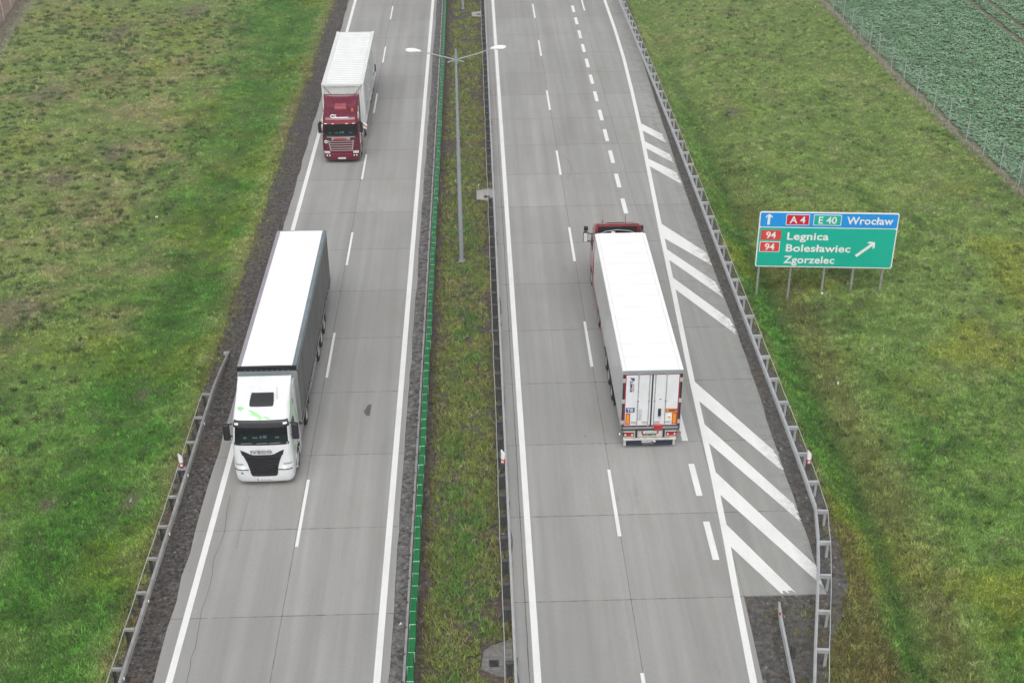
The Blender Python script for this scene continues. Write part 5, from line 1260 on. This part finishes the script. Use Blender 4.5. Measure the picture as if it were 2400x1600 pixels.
doors = [rb('rear_door', M['white'], -1.13, -0.035, 1.25, 3.81, -0.035, 0.0, bevel=0.006), rb('rear_door', M['white'], 0.035, 1.13, 1.25, 3.81, -0.035, 0.0, bevel=0.006)]
rb('centre_seal', M['navy_flap'], -0.034, 0.034, 1.22, 3.83, -0.03, 0.0)
for i, x in enumerate((-0.60, -0.12, 0.12, 0.60)):
    o = MB().tube([(x, -0.06, 1.10), (x, -0.06, 3.90)], 0.016, 8).build('lock_rod', M['steel_old'], rear)
    for z in (1.16, 2.5, 3.84): MB().cbox((x, -0.055, z), (0.07, 0.05, 0.07)).build('rod_bracket', M['steel_old'], o, bevel=0.01)
    MB().cbox((x+(-0.13 if i % 2 == 0 and i < 2 else (-0.13 if i == 1 else 0.13)), -0.06, 1.44), (0.26, 0.04, 0.10)).build('lock_handle', M['steel'], o, bevel=0.015)
rb('sill', M['post_dark'], -1.27, 1.27, 1.0, 1.20, -0.06, 0.0); rb('sill_edge', M['grey'], -1.2, 1.2, 1.10, 1.18, -0.075, -0.05)
# plates and stickers
tir = rb('tir_plate', M['tir_blue'], -1.10, -0.72, 1.93, 2.17, -0.045, -0.03); text('lettering', 'TIR', 0.235, M['sign_white'], rear, (-0.91, -0.05, 1.97), bold=0.002, sx=0.80)
for (x0, x1) in ((-1.10, -0.90), (0.92, 1.13)):
    p = rb('reflector_plate', M['red'], x0, x1, 1.29, 1.88, -0.045, -0.03); rb('reflector_face', M['amber'], x0+0.035, x1-0.035, 1.34, 1.83, -0.05, -0.04, p)
p = rb('warning_plate', M['red'], 0.63, 1.12, 1.90, 2.09, -0.045, -0.03); rb('plate_face', M['amber'], 0.66, 1.09, 1.925, 2.065, -0.05, -0.04, p); rb('plate_text_bar', M['black'], 0.76, 1.06, 1.965, 2.03, -0.054, -0.045, p)
p = rb('small_sticker', M['sign_white'], 0.72, 0.88, 1.58, 1.78, -0.04, -0.03); rb('sticker_face', M['amber'], 0.74, 0.86, 1.60, 1.70, -0.044, -0.035, p)
for z in (1.99, 1.79, 1.60):
    a = np.linspace(0, 2*PI, 17); MB().tube([(-0.48+0.09*math.cos(t), -0.037, z+0.09*math.sin(t)) for t in a], 0.008, 4, cap=False).build('round_sticker', M['steel_old'], rear); rb('sticker_mark', M['steel_old'], -0.51, -0.45, z-0.03, z+0.03, -0.041, -0.03)
p = rb('document_holder', M['navy_flap'], 0.30, 0.43, 1.72, 2.10, -0.07, -0.03, bevel=0.01); rb('holder_clip', M['steel'], 0.31, 0.42, 1.62, 1.72, -0.06, -0.03); rb('door_handle', M['black'], 0.32, 0.42, 2.56, 2.59, -0.045, -0.03)
text('lettering', 'SCHMITZ', 0.135, M['blue'], rear, (-0.87, -0.042, 2.98), rot=(R(90), R(-90), 0), align='LEFT', bold=0.006); text('lettering', 'CARGOBULL', 0.075, M['red_dark'], rear, (-0.79, -0.042, 2.98), rot=(R(90), R(-90), 0), align='LEFT')
bull = [(-0.98, 3.52), (-0.94, 3.56), (-0.88, 3.58), (-0.84, 3.63), (-0.80, 3.68), (-0.90, 3.70), (-0.99, 3.71), (-0.93, 3.66), (-0.93, 3.62)]
bull = [(-0.94, 3.68), (-0.98, 3.71), (-0.93, 3.70), (-0.87, 3.67), (-0.80, 3.69), (-0.78, 3.62), (-0.79, 3.50), (-0.83, 3.52), (-0.85, 3.58), (-0.90, 3.57), (-0.93, 3.62)]
MB().add([(x, -0.043, z) for x, z in bull] + [(x, -0.034, z) for x, z in bull], [list(range(11))[::-1]] + [(i, (i+1) % 11, 11+(i+1) % 11, 11+i) for i in range(11)]).build('bull_emblem', M['blue'], rear)
rbg = MB().cbox((0.33, -0.10, 1.19), (0.36, 0.10, 0.27)).build('red_cover', M['red'], rear, bevel=0.05, seg=3)
for z in (1.15, 1.2, 1.25): MB().cbox((0.33, -0.153, z), (0.14, 0.006, 0.02)).build('cover_mark', acp, rbg)
# light bar, plate, bumper, flap
rb('light_bar', M['cream'], -1.15, 1.15, 0.62, 0.94, -0.02, 0.06, bevel=0.01)
for sx in (-1, 1):
    l = rb('rear_light', M['black'], sx*0.93-0.23, sx*0.93+0.23, 0.69, 0.88, -0.05, 0.0, bevel=0.01)
    rb('light_lens', M['lens_red'], sx*0.93-0.20, sx*0.93+0.20, 0.71, 0.86, -0.062, -0.04, l)
    for q in (-0.15, 0.15): MB().tube([(sx*0.93+q, -0.05, 0.785), (sx*0.93+q, -0.068, 0.785)], 0.042, 12).build('light_dot', M['lens_clear'], l)
    rb('rubber_buffer', M['black'], sx*0.60-0.045, sx*0.60+0.045, 0.66, 0.98, -0.12, 0.0, bevel=0.02)
    MB().tube([(sx*1.15, -0.02, 0.85), (sx*1.32, -0.06, 0.84)], 0.02, 6).build('marker_arm', M['black'], rear); MB().cbox((sx*1.33, -0.06, 0.84), (0.06, 0.08, 0.08)).build('side_marker', M['orange'] if sx > 0 else M['lens_clear'], rear, bevel=0.015)
np_ = rb('number_plate', M['plate'], -0.27, 0.27, 0.83, 0.93, -0.05, -0.02); 
for k in range(8): rb('plate_mark', M['grey'], -0.21+0.055*k, -0.175+0.055*k, 0.85, 0.91, -0.054, -0.045, np_)
text('lettering', 'SCHMITZ', 0.13, M['black'], rear, (-0.02, -0.028, 0.70), bold=0.006, sx=1.15)
for sx in (-1, 1): rb('plate_light', M['lens_red'], sx*0.34-0.03, sx*0.34+0.03, 0.80, 0.93, -0.045, -0.02)
rb('bumper', M['cream'], -1.16, 1.16, 0.46, 0.56, -0.05, 0.08, bevel=0.015)
fl = rb('spray_flap', M['navy_flap'], -1.05, 1.05, 0.17, 0.45, 0.02, 0.04)
for sx in (-1, 1):
    for q in (0, 0.055): rb('flap_edge', M['cream'], sx*(1.11-q)-0.02, sx*(1.11-q)+0.02, 0.15, 0.46, 0.015, 0.045)
rb('flap_label', M['sign_white'], -0.33, 0.10, 0.31, 0.42, 0.012, 0.025, fl)
text('lettering', 'SCHMITZ', 0.09, M['navy_flap'], rear, (-0.115, 0.008, 0.333), sx=1.05); text('lettering', 'The Trailer Company.', 0.05, M['sign_white'], rear, (-0.04, 0.015, 0.23), sx=1.1)
be = [(x*0.9+0.98, z-3.26) for x, z in [( -0.94, 3.67), (-0.98, 3.69), (-0.93, 3.70), (-0.87, 3.67), (-0.80, 3.69), (-0.78, 3.62), (-0.79, 3.56), (-0.83, 3.57), (-0.85, 3.60), (-0.90, 3.59), (-0.93, 3.62)]]
MB().add([(x, 0.012, z) for x, z in be], [list(range(11))[::-1]]).build('bull_emblem', M['sign_white'], rear)

# ------------------------------------------------------------------ litter on the verges
for (x, y, s, lab) in ((-19.58, 71.67, 0.20, 'white scrap of litter lying in the green band of the left verge'), (-20.64, 50.02, 0.12, 'small white scrap of litter at the left edge of the near verge'),
                       (-14.81, 43.4, 0.22, 'pale flat stone on a bare spot left of the crash barrier'), (18.5, 60.9, 0.24, 'white scrap of litter at the foot of the middle sign post'),
                       (17.24, 52.3, 0.24, 'white scrap of litter lying in the ditch below the sign'), (-3.2, 35.4, 0.16, 'thin white strip of litter on the grey gravel strip'), (-1.5, 76.3, 0.14, 'pale scrap of litter in the median left of the lamp pole'), (0.0, 75.6, 0.2, 'white scrap of litter behind the middle drain inlet'), (31.2, 116, 0.3, 'white scrap of litter near the far end of the right fence')):
    z = float(height(np.array([float(x)]), np.array([float(y)]))[0]) if abs(x) > 4 else -0.03
    a = random.uniform(0, PI); n = 7; P = []
    for k in range(n):
        t = 2*PI*k/n; rr = 0.75*s*random.uniform(0.35, 0.65); P.append((rr*math.cos(t), rr*0.55*math.sin(t)))
    m = MB(); v = [(px, py, 0.02+random.uniform(0, .02)) for px, py in P] + [(px*0.8, py*0.8, 0.09+random.uniform(-.02, .04)) for px, py in P]
    m.add(v, [list(range(n))[::-1], list(range(n, 2*n))] + [(i, (i+1) % n, n+(i+1) % n, n+i) for i in range(n)])
    o = m.build('stone' if 'stone' in lab else 'litter_scrap', conc_pad if 'stone' in lab else M['paper'], loc=(x, y, z+0.03), rot=(0.1, 0.15, a)); tag(o, lab, 'stone' if 'stone' in lab else 'litter')

# ------------------------------------------------------------------ thin summer haze: one box of air round everything
t = NT('haze_air'); t.t.nodes.remove(t.p)
pv = t.n('ShaderNodeVolumePrincipled'); pv.inputs['Color'].default_value = (0.93, 0.96, 1.0, 1); pv.inputs['Density'].default_value = 0.0007; pv.inputs['Anisotropy'].default_value = 0.2
t.l(pv.outputs[0], t.t.nodes['Material Output'].inputs['Volume'])
hz = MB().box(-1700, 1700, -1700, 1700, -2.5, 36.0).build('haze', t.m); tag(hz, kind='stuff')
